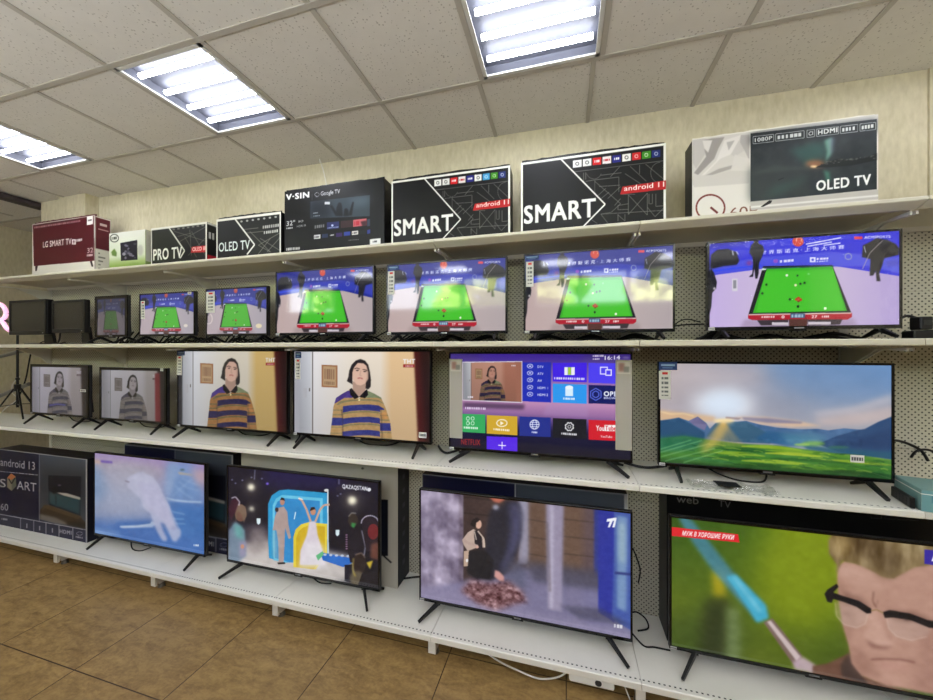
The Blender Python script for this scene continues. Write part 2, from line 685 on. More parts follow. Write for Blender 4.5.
    def vramp(s, stops):
        v = np.linspace(0, 1, s.h)
        pos = [p for p, _ in stops]
        col = np.stack([np.interp(v, pos, [c[i] for _, c in stops]) for i in range(3)], -1)
        s.a = np.repeat(col[:, None, :], s.w, 1)
        return s

    def hramp(s, stops):
        u = np.linspace(0, 1, s.w)
        pos = [p for p, _ in stops]
        col = np.stack([np.interp(u, pos, [c[i] for _, c in stops]) for i in range(3)], -1)
        s.a = np.repeat(col[None], s.h, 0)
        return s

    def blur(s, k):
        s.a = gblur(s.a, k)
        return s

    def noise(s, amp, gx, gy, mk=None):
        n = np.zeros((s.h, s.w))
        for o in range(3):
            g = RNG.random((max(2, int(gy * 2 ** o)) + 1, max(2, int(gx * 2 ** o)) + 1)) - 0.5
            yy = np.linspace(0, g.shape[0] - 1.001, s.h)
            xx = np.linspace(0, g.shape[1] - 1.001, s.w)
            yi, xi = yy.astype(int), xx.astype(int)
            fy, fx = (yy - yi)[:, None], (xx - xi)[None]
            fy, fx = fy * fy * (3 - 2 * fy), fx * fx * (3 - 2 * fx)
            v = (g[yi][:, xi] * (1 - fy) * (1 - fx) + g[yi][:, xi + 1] * (1 - fy) * fx + g[yi + 1][:, xi] * fy * (1 - fx) + g[yi + 1][:, xi + 1] * fy * fx)
            n += v / 2 ** o
        n = n * amp
        if mk is not None:
            n = n * mk
        s.a = s.a + n[..., None]
        return s

    def grade(s, mul=1.0, add=0.0, sat=1.0, tint=(1, 1, 1)):
        g = s.a.mean(-1, keepdims=True)
        s.a = np.clip((g + (s.a - g) * sat) * mul * np.array(tint) + add, 0, 255)
        return s


def picture(name, cv, x0, x1, z0, z1, y, mat, parent, label=None, side=None):
    """a flat fine mesh that carries the picture; faces -Y (or along X when side is 'l' / 'r': then x0, x1 run along Y)"""
    w, h = cv.w, cv.h
    U, V = np.meshgrid(np.linspace(x0, x1, w), np.linspace(z1, z0, h))
    co = np.empty((h, w, 3))
    if side is None:
        co[..., 0], co[..., 1] = U, y
    else:
        co[..., 0], co[..., 1] = y, U
    co[..., 2] = V
    idx = np.arange(w * h).reshape(h, w)
    q = np.stack([idx[1:, :-1], idx[1:, 1:], idx[:-1, 1:], idx[:-1, :-1]], -1).reshape(-1, 4)
    me = bpy.data.meshes.new(name)
    me.vertices.add(w * h)
    me.vertices.foreach_set('co', co.reshape(-1))
    me.loops.add(q.size)
    me.loops.foreach_set('vertex_index', q.reshape(-1).astype(np.int32))
    me.polygons.add(len(q))
    me.polygons.foreach_set('loop_start', np.arange(0, q.size, 4, dtype=np.int32))
    me.update(calc_edges=True)
    at_ = me.color_attributes.new('picture', 'FLOAT_COLOR', 'POINT')
    c4 = np.ones((h, w, 4), dtype=np.float32)
    c4[..., :3] = lin(np.clip(cv.a, 0, 255))
    at_.data.foreach_set('color', c4.reshape(-1))
    return link(name, me, mat, parent, label)

Z1_, Z4_ = 0.14, 2.206
# ------------------------------------------------------------------ where each screen and box front stands: X0, X1, Y, Z0, Z1
TY = 1.93
G = {
    'T3': (-3.575, -3.215, TY, 1.722, 2.042), 'T4': (-3.088, -2.541, TY, 1.722, 2.042), 'T5': (-2.437, -1.904, TY, 1.716, 2.049),
    'T6': (-1.838, -1.113, TY, 1.716, 2.136), 'T7': (-1.028, -0.302, TY, 1.711, 2.134), 'T8': (-0.212, 0.516, TY, 1.709, 2.137), 'T9': (0.652, 1.37, TY, 1.712, 2.132),
    'T10': (-4.372, -3.648, TY, 1.080, 1.500), 'T11': (-3.522, -2.812, TY, 1.076, 1.486), 'T12': (-2.706, -1.742, TY, 1.067, 1.620), 'T13': (-1.70, -0.744, TY, 1.071, 1.619),
    'T14': (-0.636, 0.327, TY, 1.055, 1.608), 'T15': (0.442, 1.344, TY, 1.056, 1.564),
    'T16': (-3.475, -2.366, 1.87, 0.205, 0.842), 'T17': (-2.178, -1.042, 1.87, 0.206, 0.850), 'T18': (-0.792, 0.317, 1.87, 0.207, 0.838), 'T19': (0.476, 1.590, 1.87, 0.215, 0.842),
}
YBOX = 2.0
G.update({
    'B1': (-4.50, -3.705, YBOX, Z4_, 2.722), 'B2': (-3.534, -3.134, YBOX, Z4_, 2.556), 'B3': (-3.072, -2.514, YBOX, Z4_, 2.556), 'B4': (-2.424, -1.861, YBOX, Z4_, 2.562),
    'B5': (-1.83, -1.082, YBOX, Z4_, 2.694), 'B6': (-1.032, -0.296, YBOX, Z4_, 2.661), 'B7': (-0.235, 0.493, YBOX, Z4_, 2.665), 'B8': (0.611, 1.336, YBOX, Z4_, 2.662),
    'B20': (-4.65, -3.53, 1.86, Z1_, 0.782), 'B21': (-3.395, -2.296, 2.02, Z1_, 0.866), 'B22': (-2.215, -0.998, 2.015, Z1_, 0.897), 'B23': (-0.841, 0.319, 2.03, Z1_, 0.862), 'B24': (0.503, 1.75, 2.02, Z1_, 0.905),
})


def scr(key, res, view, col=(0, 0, 0), e=0.010, eb=0.016):
    X0, X1, Y, a, b = G[key]
    g = (X0 + e, X1 - e, Y, a + eb, b - e)
    q = quad_of(g)
    w = (q[1][0] - q[0][0]) * res
    h = max(q[3][1] - q[0][1], q[2][1] - q[1][1]) * res
    return Cv(w, h, g, view, col)


def face(key, res, view, col=(0, 0, 0)):
    q = quad_of(G[key])
    return Cv((q[1][0] - q[0][0]) * res, max(q[3][1] - q[0][1], q[2][1] - q[1][1]) * res, G[key], view, col)


def like(cv, key):
    """draw on cv with coordinates traced from another object's picture"""
    X0, X1, Y, a, b = G[key]
    g = G[key] if key[0] == 'B' else (X0 + .010, X1 - .010, Y, a + .016, b - .010)
    cv.H = homography(quad_of(g), [(0, 0), (cv.w, 0), (cv.w, cv.h), (0, cv.h)])


V9 = (680, 220, 3.688)
V12 = (170, 335, 6.085)


def snooker(key, res, kind):
    cv = scr(key, res, V9)
    like(cv, 'T9')
    if kind == 'vivid':
        fl, fr, wall, low = (196, 176, 226), (178, 160, 212), (30, 34, 214), (70, 78, 222)
    else:
        fl, fr, wall, low = (190, 168, 166), (176, 164, 166), (20, 36, 142), (42, 56, 178)
    cv.hramp([(0, fl), (0.5, (206, 190, 214) if kind == 'vivid' else (196, 178, 176)), (1, fr)])
    cv.poly([(60, 20), (860, -10), (860, 215), (560, 168), (315, 178), (150, 200), (60, 215)], wall)
    cv.poly([(60, 165), (220, 150), (300, 138), (560, 118), (860, 140), (860, 208), (690, 170), (560, 172), (315, 178), (105, 205), (60, 208)], low, 1, 0.8)
    cv.line([(60, 196), (220, 176), (300, 168)], 5, (40, 70, 240))
    cv.poly([(100, 78), (250, 66), (250, 90), (100, 110)], (20, 20, 130), 0.5, 4)
    # swirl emblem, streaks, lettering
    cv.ell(436, 80, 21, 19, (206, 62, 44), 1, 0.5)
    cv.ring(440, 74, 10, 9, 4, (240, 190, 170), 1, 150, 400)
    for a, b in (((470, 98), (560, 82)), ((500, 84), (595, 66)), ((530, 94), (592, 86)), ((465, 90), (520, 80))):
        if kind == 'vivid':
            cv.line([a, b], 4, (225, 228, 250), 0.95)
    cv.text('世 界 斯 诺 克 · 上 海 大 师 赛', (300, 127), (606, 106), 11, (232, 236, 255), 0.02)
    cv.ell(354, 152, 9, 7, (170, 70, 200), 0.8, 0.5)
    cv.dashes((370, 158), (425, 153), 9, 4, (225, 225, 250))
    cv.rect(480, 138, 500, 156, (235, 238, 255), 0.95)
    cv.ell(490, 147, 5, 5, low)
    cv.dashes((505, 148), (552, 145), 7, 4, (225, 225, 250))
    cv.dashes((505, 156), (548, 153), 4, 5, (200, 205, 250))
    cv.ring(621, 135, 12, 11, 4, (150, 160, 190))
    cv.rect(643, 62, 672, 72, (226, 60, 70))
    cv.text('ACMSPORTS', (680, 70), (775, 66), 9, (240, 240, 250), 0.03)
    # people around the arena
    dk = (16, 18, 30)
    cv.view = (705, 225, 4.665)
    cv.poly([(26, 200), (30, 140), (60, 116), (110, 112), (150, 128), (162, 168), (150, 186), (90, 192), (40, 204)], dk, 1, 0.8)
    cv.line([(130, 120), (134, 142)], 4, (200, 205, 230), 0.9)
    cv.line([(148, 124), (158, 138)], 4, (200, 205, 230), 0.9)
    cv.ell(208, 178, 14, 10, (150, 50, 120), 0.7, 2)
    cv.poly([(208, 130), (216, 96), (228, 84), (230, 68), (240, 62), (250, 72), (252, 86), (272, 98), (278, 118), (268, 150), (254, 178), (252, 226), (246, 250), (236, 250), (232, 200), (226, 242), (206, 242), (222, 228), (226, 180), (222, 150)], dk, 1, 0.5)
    cv.poly([(18, 230), (30, 200), (44, 222), (58, 266), (54, 296), (36, 316), (32, 380), (22, 420), (10, 420)], dk, 1, 0.5)
    cv.ell(46, 296, 6, 6, (220, 210, 215), 0.8, 0.5)
    cv.poly([(732, 150), (736, 96), (762, 84), (800, 62), (850, 70), (890, 90), (906, 110), (904, 140), (870, 148), (836, 156), (826, 190), (812, 226), (818, 262), (800, 262), (796, 214), (784, 236), (768, 236), (772, 160)], dk, 1, 0.7)
    cv.poly([(836, 170), (900, 160), (906, 186), (850, 196)], (60, 60, 170), 0.6, 2)
    cv.line([(734, 206), (770, 130), (830, 72)], 3.5, (170, 160, 160), 0.8)
    cv.line([(742, 100), (750, 130)], 4, (190, 195, 220), 0.8)
    cv.view = V9
    if kind == 'vivid':
        cv.rect(194, 216, 214, 262, (215, 212, 220), 0.9)
        cv.rect(198, 222, 209, 252, (110, 110, 120), 0.7)
    # table
    sh = (150, 130, 160) if kind == 'vivid' else (150, 132, 132)
    cv.poly([(240, 366), (640, 360), (660, 395), (220, 400)], sh, 0.6, 3)
    cv.poly([(308, 170), (562, 166), (634, 346), (252, 352)], (24, 22, 30))
    cv.poly([(322, 180), (562, 172), (616, 334), (270, 342)], (54, 172, 34))
    cv.poly([(318, 190), (566, 184), (606, 332), (282, 338)], (66, 194, 38))
    cv.poly([(305, 178), (322, 176), (318, 184), (302, 186)], (205, 225, 220))
    cv.line([(312, 178), (568, 170)], 4, (30, 70, 90), 0.9)
    cv.poly([(252, 348), (634, 342), (634, 356), (618, 366), (268, 368), (252, 362)], (176, 24, 44))
    cv.line([(254, 348), (632, 342)], 4, (226, 196, 190))
    cv.rect(408, 344, 462, 360, (60, 88, 120))
    cv.dashes((412, 358), (460, 357), 10, 4, (160, 190, 210))
    cv.dashes((302, 360), (352, 359), 7, 6, (245, 220, 220))
    cv.text('0', (376, 361), (386, 361), 10, (255, 240, 240), 0.03)
    cv.text('27', (486, 360), (506, 360), 10, (255, 240, 240), 0.03)
    cv.dashes((524, 359), (552, 358), 7, 4, (245, 220, 220))
    cv.poly([(285, 368), (400, 366), (400, 386), (300, 388)], (44, 34, 40), 0.9, 0.5)
    cv.poly([(402, 364), (472, 364), (468, 398), (404, 400)], (86, 50, 44))
    cv.poly([(472, 366), (600, 364), (590, 384), (472, 388)], (44, 34, 40), 0.9, 0.5)
    cv.rect(340, 376, 400, 386, (225, 215, 225), 0.9)
    cv.rect(474, 374, 556, 384, (225, 215, 225), 0.9)
    for x, y, c, r in ((395, 204, (245, 245, 230), 4.5), (434, 205, (30, 60, 40), 4), (475, 199, (120, 210, 110), 4), (427, 240, (240, 230, 190), 4.5), (445, 235, (20, 40, 30), 4.5), (460, 232, (20, 30, 30), 4.5),
                       (320, 238, (20, 50, 25), 4.5), (305, 270, (20, 50, 25), 4.5), (406, 292, (20, 40, 30), 4.5), (436, 318, (14, 26, 22), 5), (536, 325, (245, 250, 230), 5),
                       (430, 292, (190, 40, 30), 5), (438, 287, (190, 40, 30), 5), (446, 293, (190, 40, 30), 5), (438, 298, (120, 30, 30), 5), (438, 293, (200, 90, 60), 4)):
        cv.ell(x, y, r, r, c)
    cv.H = homography(quad_of(cv_g(key)), [(0, 0), (cv.w, 0), (cv.w, cv.h), (0, cv.h)])
    return cv


def cv_g(key):
    X0, X1, Y, a, b = G[key]
    return (X0 + .010, X1 - .010, Y, a + .016, b - .010)


def sweater_woman(key, res, pal):
    cv = scr(key, res, V12)
    like(cv, 'T12')
    P = {'warm': dict(l=(206, 208, 214), m=(204, 196, 180), r=(196, 166, 104), tan=(150, 106, 62), navy=(34, 30, 70), skin=(206, 168, 150)),
         'bright': dict(l=(214, 212, 214), m=(218, 206, 190), r=(212, 180, 138), tan=(172, 138, 90), navy=(48, 52, 118), skin=(216, 178, 158)),
         'menu': dict(l=(182, 134, 116), m=(190, 140, 120), r=(170, 112, 92), tan=(126, 92, 74), navy=(44, 34, 60), skin=(196, 142, 122))}[pal]
    cv.hramp([(0, (150, 152, 160)), (0.13, (190, 192, 198)), (0.15, P['l']), (0.5, P['m']), (0.66, P['m']), (0.74, P['r']), (1, P['r'])])
    cv.vr = np.linspace(1.06, 0.9, cv.h)[:, None, None]
    cv.a = cv.a * cv.vr
    cv.rect(20, 80, 42, 620, (18, 18, 22))
    cv.poly([(42, 80), (76, 80), (76, 620), (42, 620)], (30, 30, 36) if pal == 'warm' else (160, 160, 168), 0.9, 1)
    cv.line([(140, 90), (140, 570)], 5, (84, 74, 70), 0.9)
    cv.rect(92, 300, 112, 352, (170, 170, 176))
    cv.line([(125, 300), (125, 318)], 5, (90, 80, 76))
    # picture on the wall
    cv.poly([(184, 172), (262, 176), (262, 298), (184, 294)], (150, 104, 72))
    cv.poly([(192, 180), (254, 184), (254, 290), (192, 286)], (178, 148, 112))
    cv.dashes((198, 250), (250, 254), 56, 5, (130, 96, 76), 0.8)
    cv.dashes((198, 280), (250, 284), 18, 6, (120, 90, 70), 0.7)
    # curtain
    cv.poly([(630, 80), (700, 80), (712, 620), (652, 620)], (70, 20, 18) if pal != 'menu' else P['r'], 1, 1.5)
    if pal != 'menu':
        cv.poly([(660, 80), (800, 80), (800, 620), (690, 620)], (30, 12, 12), 0.85, 4)
    # figure
    cv.view = (320, 350, 7.3625)
    like(cv, 'T13')
    hr, sk = (36, 30, 32), np.array(P['skin'], float)
    shd = tuple(sk * 0.80)
    body = [(222, 290), (170, 318), (118, 352), (98, 420), (90, 500), (72, 640), (60, 720), (540, 720), (524, 620), (515, 530), (480, 420), (448, 350), (400, 322), (340, 295), (285, 360)]
    mk = cv.mask(cv.m(body))
    keep = cv.a.copy()
    ol = (128, 118, 84) if pal == 'bright' else (98, 92, 62)
    cv.poly(body, P['tan'])
    cv.poly([(60, 300), (230, 300), (240, 352), (180, 352), (112, 392), (60, 400)], (70, 52, 124) if pal != 'menu' else P['navy'])
    cv.poly([(320, 290), (470, 310), (500, 380), (420, 352), (330, 352)], (118, 128, 96))
    for k, (y, hh, c) in enumerate(((362, 12, ol), (402, 42, P['navy']), (450, 9, ol), (492, 40, P['navy']), (540, 10, ol), (588, 38, P['navy']), (640, 10, ol))):
        cv.poly([(120, y + 40), (150, y + 14), (220, y + 4), (285, y), (360, y - 2), (430, y + 6), (470, y + 30), (480, y + 30 + hh), (430, y + hh + 8), (360, y + hh), (285, y + hh), (220, y + hh + 6), (160, y + hh + 18), (120, y + hh + 44)], c)
    for x0, x1 in ((60, 168), (440, 560)):
        yy_ = 496 if x0 < 100 else 536
        cv.poly([(x0, yy_ - 96), (x1, yy_ - 90), (x1 + (10 if x0 > 100 else -6), 720), (x0, 720)], P['tan'])
        for dy, hh, c in ((-60, 10, ol), (-26, 10, ol), (0, 58, P['navy']), (66, 8, ol), (110, 8, ol)):
            cv.poly([(x0, yy_ + dy), (x1, yy_ + dy + 2), (x1, yy_ + dy + hh), (x0, yy_ + dy + hh)], c)
    cv.line([(158, 440), (168, 520), (166, 660)], 7, (40, 30, 40), 0.55, 0.8)
    cv.line([(446, 440), (452, 520), (456, 660)], 7, (40, 30, 40), 0.55, 0.8)
    cv.poly([(440, 470), (480, 450), (500, 500), (470, 510)], (200, 130, 70), 0.5, 1)
    cv.noise(16, 50, 40, mk)
    cv.a = keep * (1 - mk[..., None]) + cv.a * mk[..., None]
    cv.poly([(216, 150), (232, 110), (262, 80), (296, 68), (330, 80), (354, 110), (366, 160), (374, 220), (372, 270), (356, 290), (330, 284), (330, 220), (236, 190), (240, 256), (222, 244), (198, 230), (208, 200)], hr, 1, 0.5)
    cv.poly([(240, 232), (336, 236), (334, 300), (288, 350), (240, 300)], shd, 1, 0.5)
    cv.poly([(236, 170), (246, 120), (276, 92), (312, 92), (340, 116), (352, 165), (352, 212), (332, 246), (300, 262), (270, 256), (244, 226), (236, 200)], tuple(sk), 1, 0.6)
    cv.poly([(262, 82), (300, 72), (334, 86), (348, 122), (318, 100), (276, 98), (250, 130), (236, 170), (232, 130)], hr, 1, 0.5)
    cv.poly([(340, 120), (356, 165), (354, 215), (332, 246), (344, 200)], shd, 0.7, 1)
    cv.poly([(216, 150), (236, 140), (238, 214), (222, 244), (198, 230), (210, 200)], hr, 1, 0.5)
    cv.line([(252, 140), (270, 134), (292, 142)], 7, (60, 44, 42), 0.8, 0.5)
    cv.line([(312, 146), (332, 146), (346, 156)], 7, (60, 44, 42), 0.8, 0.5)
    cv.ell(274, 152, 11, 5, (50, 38, 40), 0.85, 0.5)
    cv.ell(328, 160, 11, 5, (50, 38, 40), 0.85, 0.5)
    cv.line([(300, 150), (292, 188), (306, 192)], 6, shd, 0.8, 0.6)
    cv.line([(276, 210), (296, 206), (314, 214)], 9, (160, 88, 88), 0.85, 0.6)
    cv.poly([(216, 290), (232, 280), (286, 346), (330, 300), (346, 288), (354, 330), (330, 356), (290, 346), (254, 362), (222, 330)], (20, 16, 20))
    cv.ell(288, 368, 7, 6, (240, 225, 160))
    cv.view = V12
    like(cv, 'T12')
    if pal != 'menu':
        cv.text('ТНТ', (580, 165), (636, 165), 22, (236, 236, 240), 0.05)
        cv.rect(580, 170, 634, 187, (150, 40, 44))
        cv.dashes((590, 184), (628, 184), 9, 6, (220, 180, 180), 0.8)
    else:
        cv.dashes((590, 150), (640, 150), 14, 3, (236, 220, 220))
    cv.H = homography(quad_of(cv_g(key)), [(0, 0), (cv.w, 0), (cv.w, cv.h), (0, cv.h)])
    return cv


PIC = {}
# row of snooker pictures
c = snooker('T9', 1.7, 'vivid')
PIC['T9'] = c
for k in ('T6', 'T7', 'T8'):
    PIC[k] = snooker(k, 1.6, 'soft').grade(0.98)
for k in ('T4', 'T5'):
    c = snooker(k, 2.0, 'soft').grade(0.86, 14, 0.9, (0.98, 1.0, 1.06))
    PIC[k] = c
PIC['T5'].view = (80, 280, 4.665)
PIC['T5'].ring(600, 180, 17, 24, 5, (225, 215, 205), 0.8, -60, 150)
PIC['T5'].ell(832, 213, 14, 10, (228, 214, 176), 0.9)
PIC['T4'].view = (80, 280, 4.665)
PIC['T4'].ell(491, 212, 9, 7, (225, 215, 200), 0.9)
c = snooker('T3', 2.2, 'soft').grade(0.36, 26, 0.75, (1.02, 0.98, 1.1))
PIC['T3'] = c

# striped sweater pictures
PIC['T12'] = sweater_woman('T12', 1.8, 'warm')
PIC['T13'] = sweater_woman('T13', 1.8, 'bright')
for k, t in (('T10', (1.0, 0.98, 1.05)), ('T11', (1.0, 0.99, 1.03))):
    c = sweater_woman(k, 2.0, 'bright')
    c.grade(0.66, 4, 0.22, t)
    PIC[k] = c
PIC['T10'].view = PIC['T11'].view = (0, 300, 5.83)
PIC['T11'].poly([(905, 420), (935, 420), (940, 720), (908, 720)], (96, 28, 34), 0.95, 1)
PIC['T10'].line([(285, 612), (330, 604), (382, 610)], 9, (70, 66, 140), 0.7, 0.5)

# app menu
c = scr('T14', 2.2, (440, 340, 4.665))
c.vramp([(0, (52, 34, 118)), (0.12, (98, 76, 150)), (0.3, (150, 110, 176)), (0.5, (186, 136, 178)), (0.6, (150, 106, 158)), (0.68, (92, 68, 128)), (0.78, (22, 18, 56)), (1, (10, 10, 34))])
c.poly([(200, 50), (700, 40), (640, 110), (180, 100)], (60, 30, 160), 0.6, 10)
c.poly([(500, 300), (690, 300), (690, 360), (480, 350)], (170, 140, 190), 0.35, 3)
c.poly([(110, 290), (396, 300), (390, 325), (110, 315)], (40, 26, 50), 0.6, 3)
tv = [(108, 107), (380, 104), (380, 290), (108, 278)]
c.poly([(104, 103), (384, 100), (384, 294), (104, 282)], (214, 206, 220))
c.poly(tv, (120, 80, 70))
sub = sweater_woman('T14', 0.62, 'menu')
q = c.m(tv)
hm = homography([tuple(x) for x in q], [(0, 0), (sub.w - 1, 0), (sub.w - 1, sub.h - 1), (0, sub.h - 1)])
mk = c.mask(q)
yy, xx = np.nonzero(mk > 0)
pp = np.stack([xx + .5, yy + .5, np.ones(len(xx))], -1) @ hm.T
ii = np.clip(pp[:, :2] / pp[:, 2:3], 0, [sub.w - 1, sub.h - 1]).astype(int)
al = mk[yy, xx][:, None]
c.a[yy, xx] = c.a[yy, xx] * (1 - al) + np.clip(sub.a[ii[:, 1], ii[:, 0]] * 0.9, 0, 255) * al
c.dashes((130, 270), (156, 270), 7, 3, (230, 220, 230))
c.poly([(384, 106), (518, 104), (518, 292), (384, 286)], (30, 44, 176))
for i, (y, t) in enumerate(((128, 'DTV'), (160, 'ATV'), (192, 'AV'), (226, 'HDMI 1'), (258, 'HDMI 2'))):
    c.ring(420, y - 5, 13, 9, 3, (220, 225, 250))
    c.line([(414, y - 5), (426, y - 5)], 4, (220, 225, 250))
    c.text(t, (455, y + 3), (455 + 7 * len(t) + 6, y + 4), 11, (226, 230, 250), 0.02)
c.poly([(526, 108), (684, 107), (684, 198), (526, 194)], (64, 30, 226))
for x, cc in ((580, (236, 236, 246)), (596, (160, 200, 60)), (612, (236, 236, 246))):
    c.rect(x, 128, x + 15, 164, cc)
c.dashes((532, 184), (678, 188), 10, 14, (214, 206, 250))
c.poly([(526, 204), (684, 209), (684, 298), (526, 292)], (42, 150, 236))
c.rect(584, 222, 620, 262, (214, 238, 252))
c.ell(602, 222, 18, 9, (236, 246, 252))
c.dashes((575, 278), (630, 280), 9, 6, (220, 240, 252))
c.poly([(692, 108), (818, 110), (818, 205), (692, 200)], (76, 62, 238))
c.rect(745, 126, 782, 162, (228, 226, 252))
c.rect(750, 131, 777, 157, (76, 62, 238))
c.rect(770, 138, 800, 168, (228, 226, 252))
c.rect(775, 143, 795, 163, (76, 62, 238))
c.poly([(692, 210), (822, 214), (822, 300), (692, 296)], (14, 22, 92))
for r_ in (28, 16):
    pts = [(726 + r_ * math.cos(math.pi / 6 + math.pi / 3 * k), 254 + r_ * math.sin(math.pi / 6 + math.pi / 3 * k)) for k in range(7)]
    c.line(pts, 4, (90, 110, 230))
c.text('OPEN', (764, 262), (850, 264), 22, (236, 240, 252), 0.04)
c.text('BROWSER', (764, 275), (850, 277), 9, (210, 214, 250), 0.03)
c.dashes((118, 322), (216, 326), 10, 12, (220, 200, 230))
c.poly([(100, 344), (212, 348), (212, 434), (100, 428)], (52, 168, 92))
for dx, dy in ((0, 0), (22, 0), (0, 22), (22, 22)):
    c.ring(131 + dx, 366 + dy, 7, 8, 3.5, (226, 246, 232))
c.dashes((112, 412), (178, 416), 9, 8, (220, 246, 228))
c.poly([(218, 350), (361, 356), (361, 444), (218, 436)], (206, 166, 46))
c.ring(289, 387, 24, 16, 5, (250, 244, 222))
c.poly([(282, 378), (298, 388), (282, 397)], (250, 244, 222))
c.dashes((250, 420), (328, 426), 9, 9, (250, 240, 210))
c.poly([(370, 356), (516, 362), (516, 452), (370, 446)], (32, 46, 138))
c.ring(441, 394, 21, 21, 4, (228, 232, 250))
c.ring(441, 394, 10, 21, 3.5, (228, 232, 250))
c.line([(420, 394), (462, 394)], 3.5, (228, 232, 250))
c.line([(424, 384), (458, 384)], 3, (228, 232, 250))
c.line([(424, 404), (458, 404)], 3, (228, 232, 250))
c.dashes((428, 433), (456, 435), 8, 4, (220, 224, 250))
c.poly([(526, 364), (682, 370), (682, 464), (526, 456)], (24, 24, 30))
pts = [(603 + (21 if k % 2 else 16) * math.cos(math.pi * k / 8), 404 + (21 if k % 2 else 16) * math.sin(math.pi * k / 8)) for k in range(17)]
c.line(pts, 4.5, (236, 236, 240))
c.ring(603, 404, 7, 7, 4, (236, 236, 240))
c.dashes((566, 440), (640, 445), 9, 9, (230, 230, 236))
c.poly([(692, 372), (822, 376), (822, 470), (692, 464)], (206, 28, 42))
c.text('You', (728, 422), (764, 423), 24, (250, 246, 246), 0.035)
c.poly([(766, 396), (824, 397), (824, 425), (766, 424)], (248, 244, 244))
c.text('Tube', (770, 421), (820, 422), 22, (206, 28, 42), 0.035)
c.text('YouTube', (748, 454), (802, 456), 10, (250, 240, 240), 0.02)
c.text('NETFLIX', (100, 486), (188, 490), 26, (150, 34, 38), 0.03)
c.poly([(218, 448), (361, 454), (361, 522), (218, 514)], (84, 36, 226))
c.line([(272, 490), (308, 492)], 4.5, (236, 232, 252))
c.line([(290, 474), (290, 508)], 4.5, (236, 232, 252))
c.dashes((712, 80), (764, 79), 8, 6, (214, 206, 230))
c.dashes((712, 94), (746, 93), 7, 4, (200, 192, 220))
c.text('16:14', (768, 94), (838, 92), 19, (240, 238, 246), 0.01)
c.ell(866, 84, 14, 6, (120, 110, 150), 0.6, 1)
PIC['T14'] = c

# landscape at sunset
c = scr('T15', 2.2, (655, 360, 3.808))
c.corners((190, 174, 170), (82, 124, 178), (202, 180, 164), (160, 158, 176))
c.poly([(420, 10), (910, 10), (910, 120), (640, 150), (480, 90)], (108, 144, 188), 0.6, 22)
c.poly([(100, 20), (400, 20), (420, 100), (120, 110)], (190, 178, 182), 0.6, 18)
c.poly([(600, 200), (760, 176), (900, 130), (900, 165), (740, 206), (620, 214)], (196, 188, 192), 0.7, 6)
c.poly([(600, 226), (780, 196), (905, 170), (905, 236), (780, 250), (640, 250)], (206, 184, 178), 0.75, 7)
c.ell(262, 172, 130, 66, (220, 222, 230), 0.8, 16)
c.ell(262, 168, 82, 48, (214, 230, 248), 0.75, 12)
c.poly([(15, 190), (100, 200), (230, 215), (230, 235), (15, 230)], (222, 176, 122), 0.7, 4)
c.line([(20, 196), (60, 206), (110, 204), (150, 214)], 5, (240, 210, 160), 0.7, 1.5)
c.poly([(300, 216), (420, 218), (540, 232), (640, 252), (520, 256), (400, 244)], (226, 190, 156), 0.85, 3)
c.poly([(330, 218), (440, 222), (560, 236), (560, 242), (430, 240), (340, 228)], (122, 120, 150), 0.85, 2)
c.poly([(270, 216), (330, 220), (320, 228), (270, 224)], (150, 130, 130), 0.8, 1.2)
far = [(15, 232), (60, 226), (92, 220), (130, 232), (164, 216), (196, 240), (210, 262), (232, 240), (262, 232), (310, 236), (348, 232), (400, 246), (470, 258), (560, 264), (620, 262), (660, 268), (720, 260), (790, 266), (790, 330), (15, 300)]
c.poly(far, (70, 104, 146), 1, 0.7)
c.poly([(130, 232), (164, 216), (200, 246), (190, 268), (150, 250)], (120, 112, 150), 0.9, 1)
c.poly([(15, 232), (60, 226), (92, 220), (140, 244), (190, 276), (190, 300), (15, 296)], (40, 78, 114), 1, 1.5)
c.poly([(196, 290), (232, 242), (262, 234), (310, 236), (348, 234), (400, 262), (450, 290), (440, 318), (300, 312)], (54, 92, 120), 1, 1.5)
c.poly([(380, 300), (430, 268), (520, 284), (600, 300), (620, 326), (500, 330)], (40, 90, 134), 0.9, 3)
c.poly([(470, 280), (600, 276), (660, 296), (620, 330), (520, 324)], (84, 134, 156), 0.7, 6)
c.poly([(620, 320), (690, 290), (760, 270), (800, 262), (850, 236), (905, 214), (912, 380), (700, 350)], (38, 70, 112), 1, 1)
c.poly([(690, 312), (800, 290), (905, 262), (905, 340), (760, 330)], (28, 56, 98), 0.8, 5)
c.poly([(560, 322), (640, 330), (760, 340), (905, 350), (905, 376), (700, 364), (580, 340)], (30, 84, 110), 0.9, 3)
c.ell(604, 318, 44, 9, (110, 158, 80), 0.95, 2.5)
c.ell(560, 322, 30, 5, (150, 190, 90), 0.8, 1.5)
c.ell(700, 332, 40, 5, (60, 120, 80), 0.7, 2)
mk = gblur(c.mask(c.m(far + [(905, 300)])), 1)
c.noise(22, 30, 12, mk)
gr = [(15, 300), (110, 290), (200, 302), (330, 318), (470, 326), (620, 346), (760, 366), (912, 384), (912, 480), (15, 400)]
c.poly(gr, (62, 120, 44), 1, 1.5)
c.poly([(15, 296), (110, 288), (200, 304), (150, 340), (15, 350)], (40, 108, 78), 0.9, 5)
r_ = random.Random(3)


def hill(x0, x1, y, hgt, tone, al=0.85):
    dy = (x1 - x0) * 0.07
    n = 12
    up = [(x0 + (x1 - x0) * i / n, y + dy * i / n - hgt * math.sin(math.pi * i / n)) for i in range(n + 1)]
    c.poly(up + [(x1, y + dy + hgt * 0.5), (x0, y + hgt * 0.5)], tone, al, 1.0)


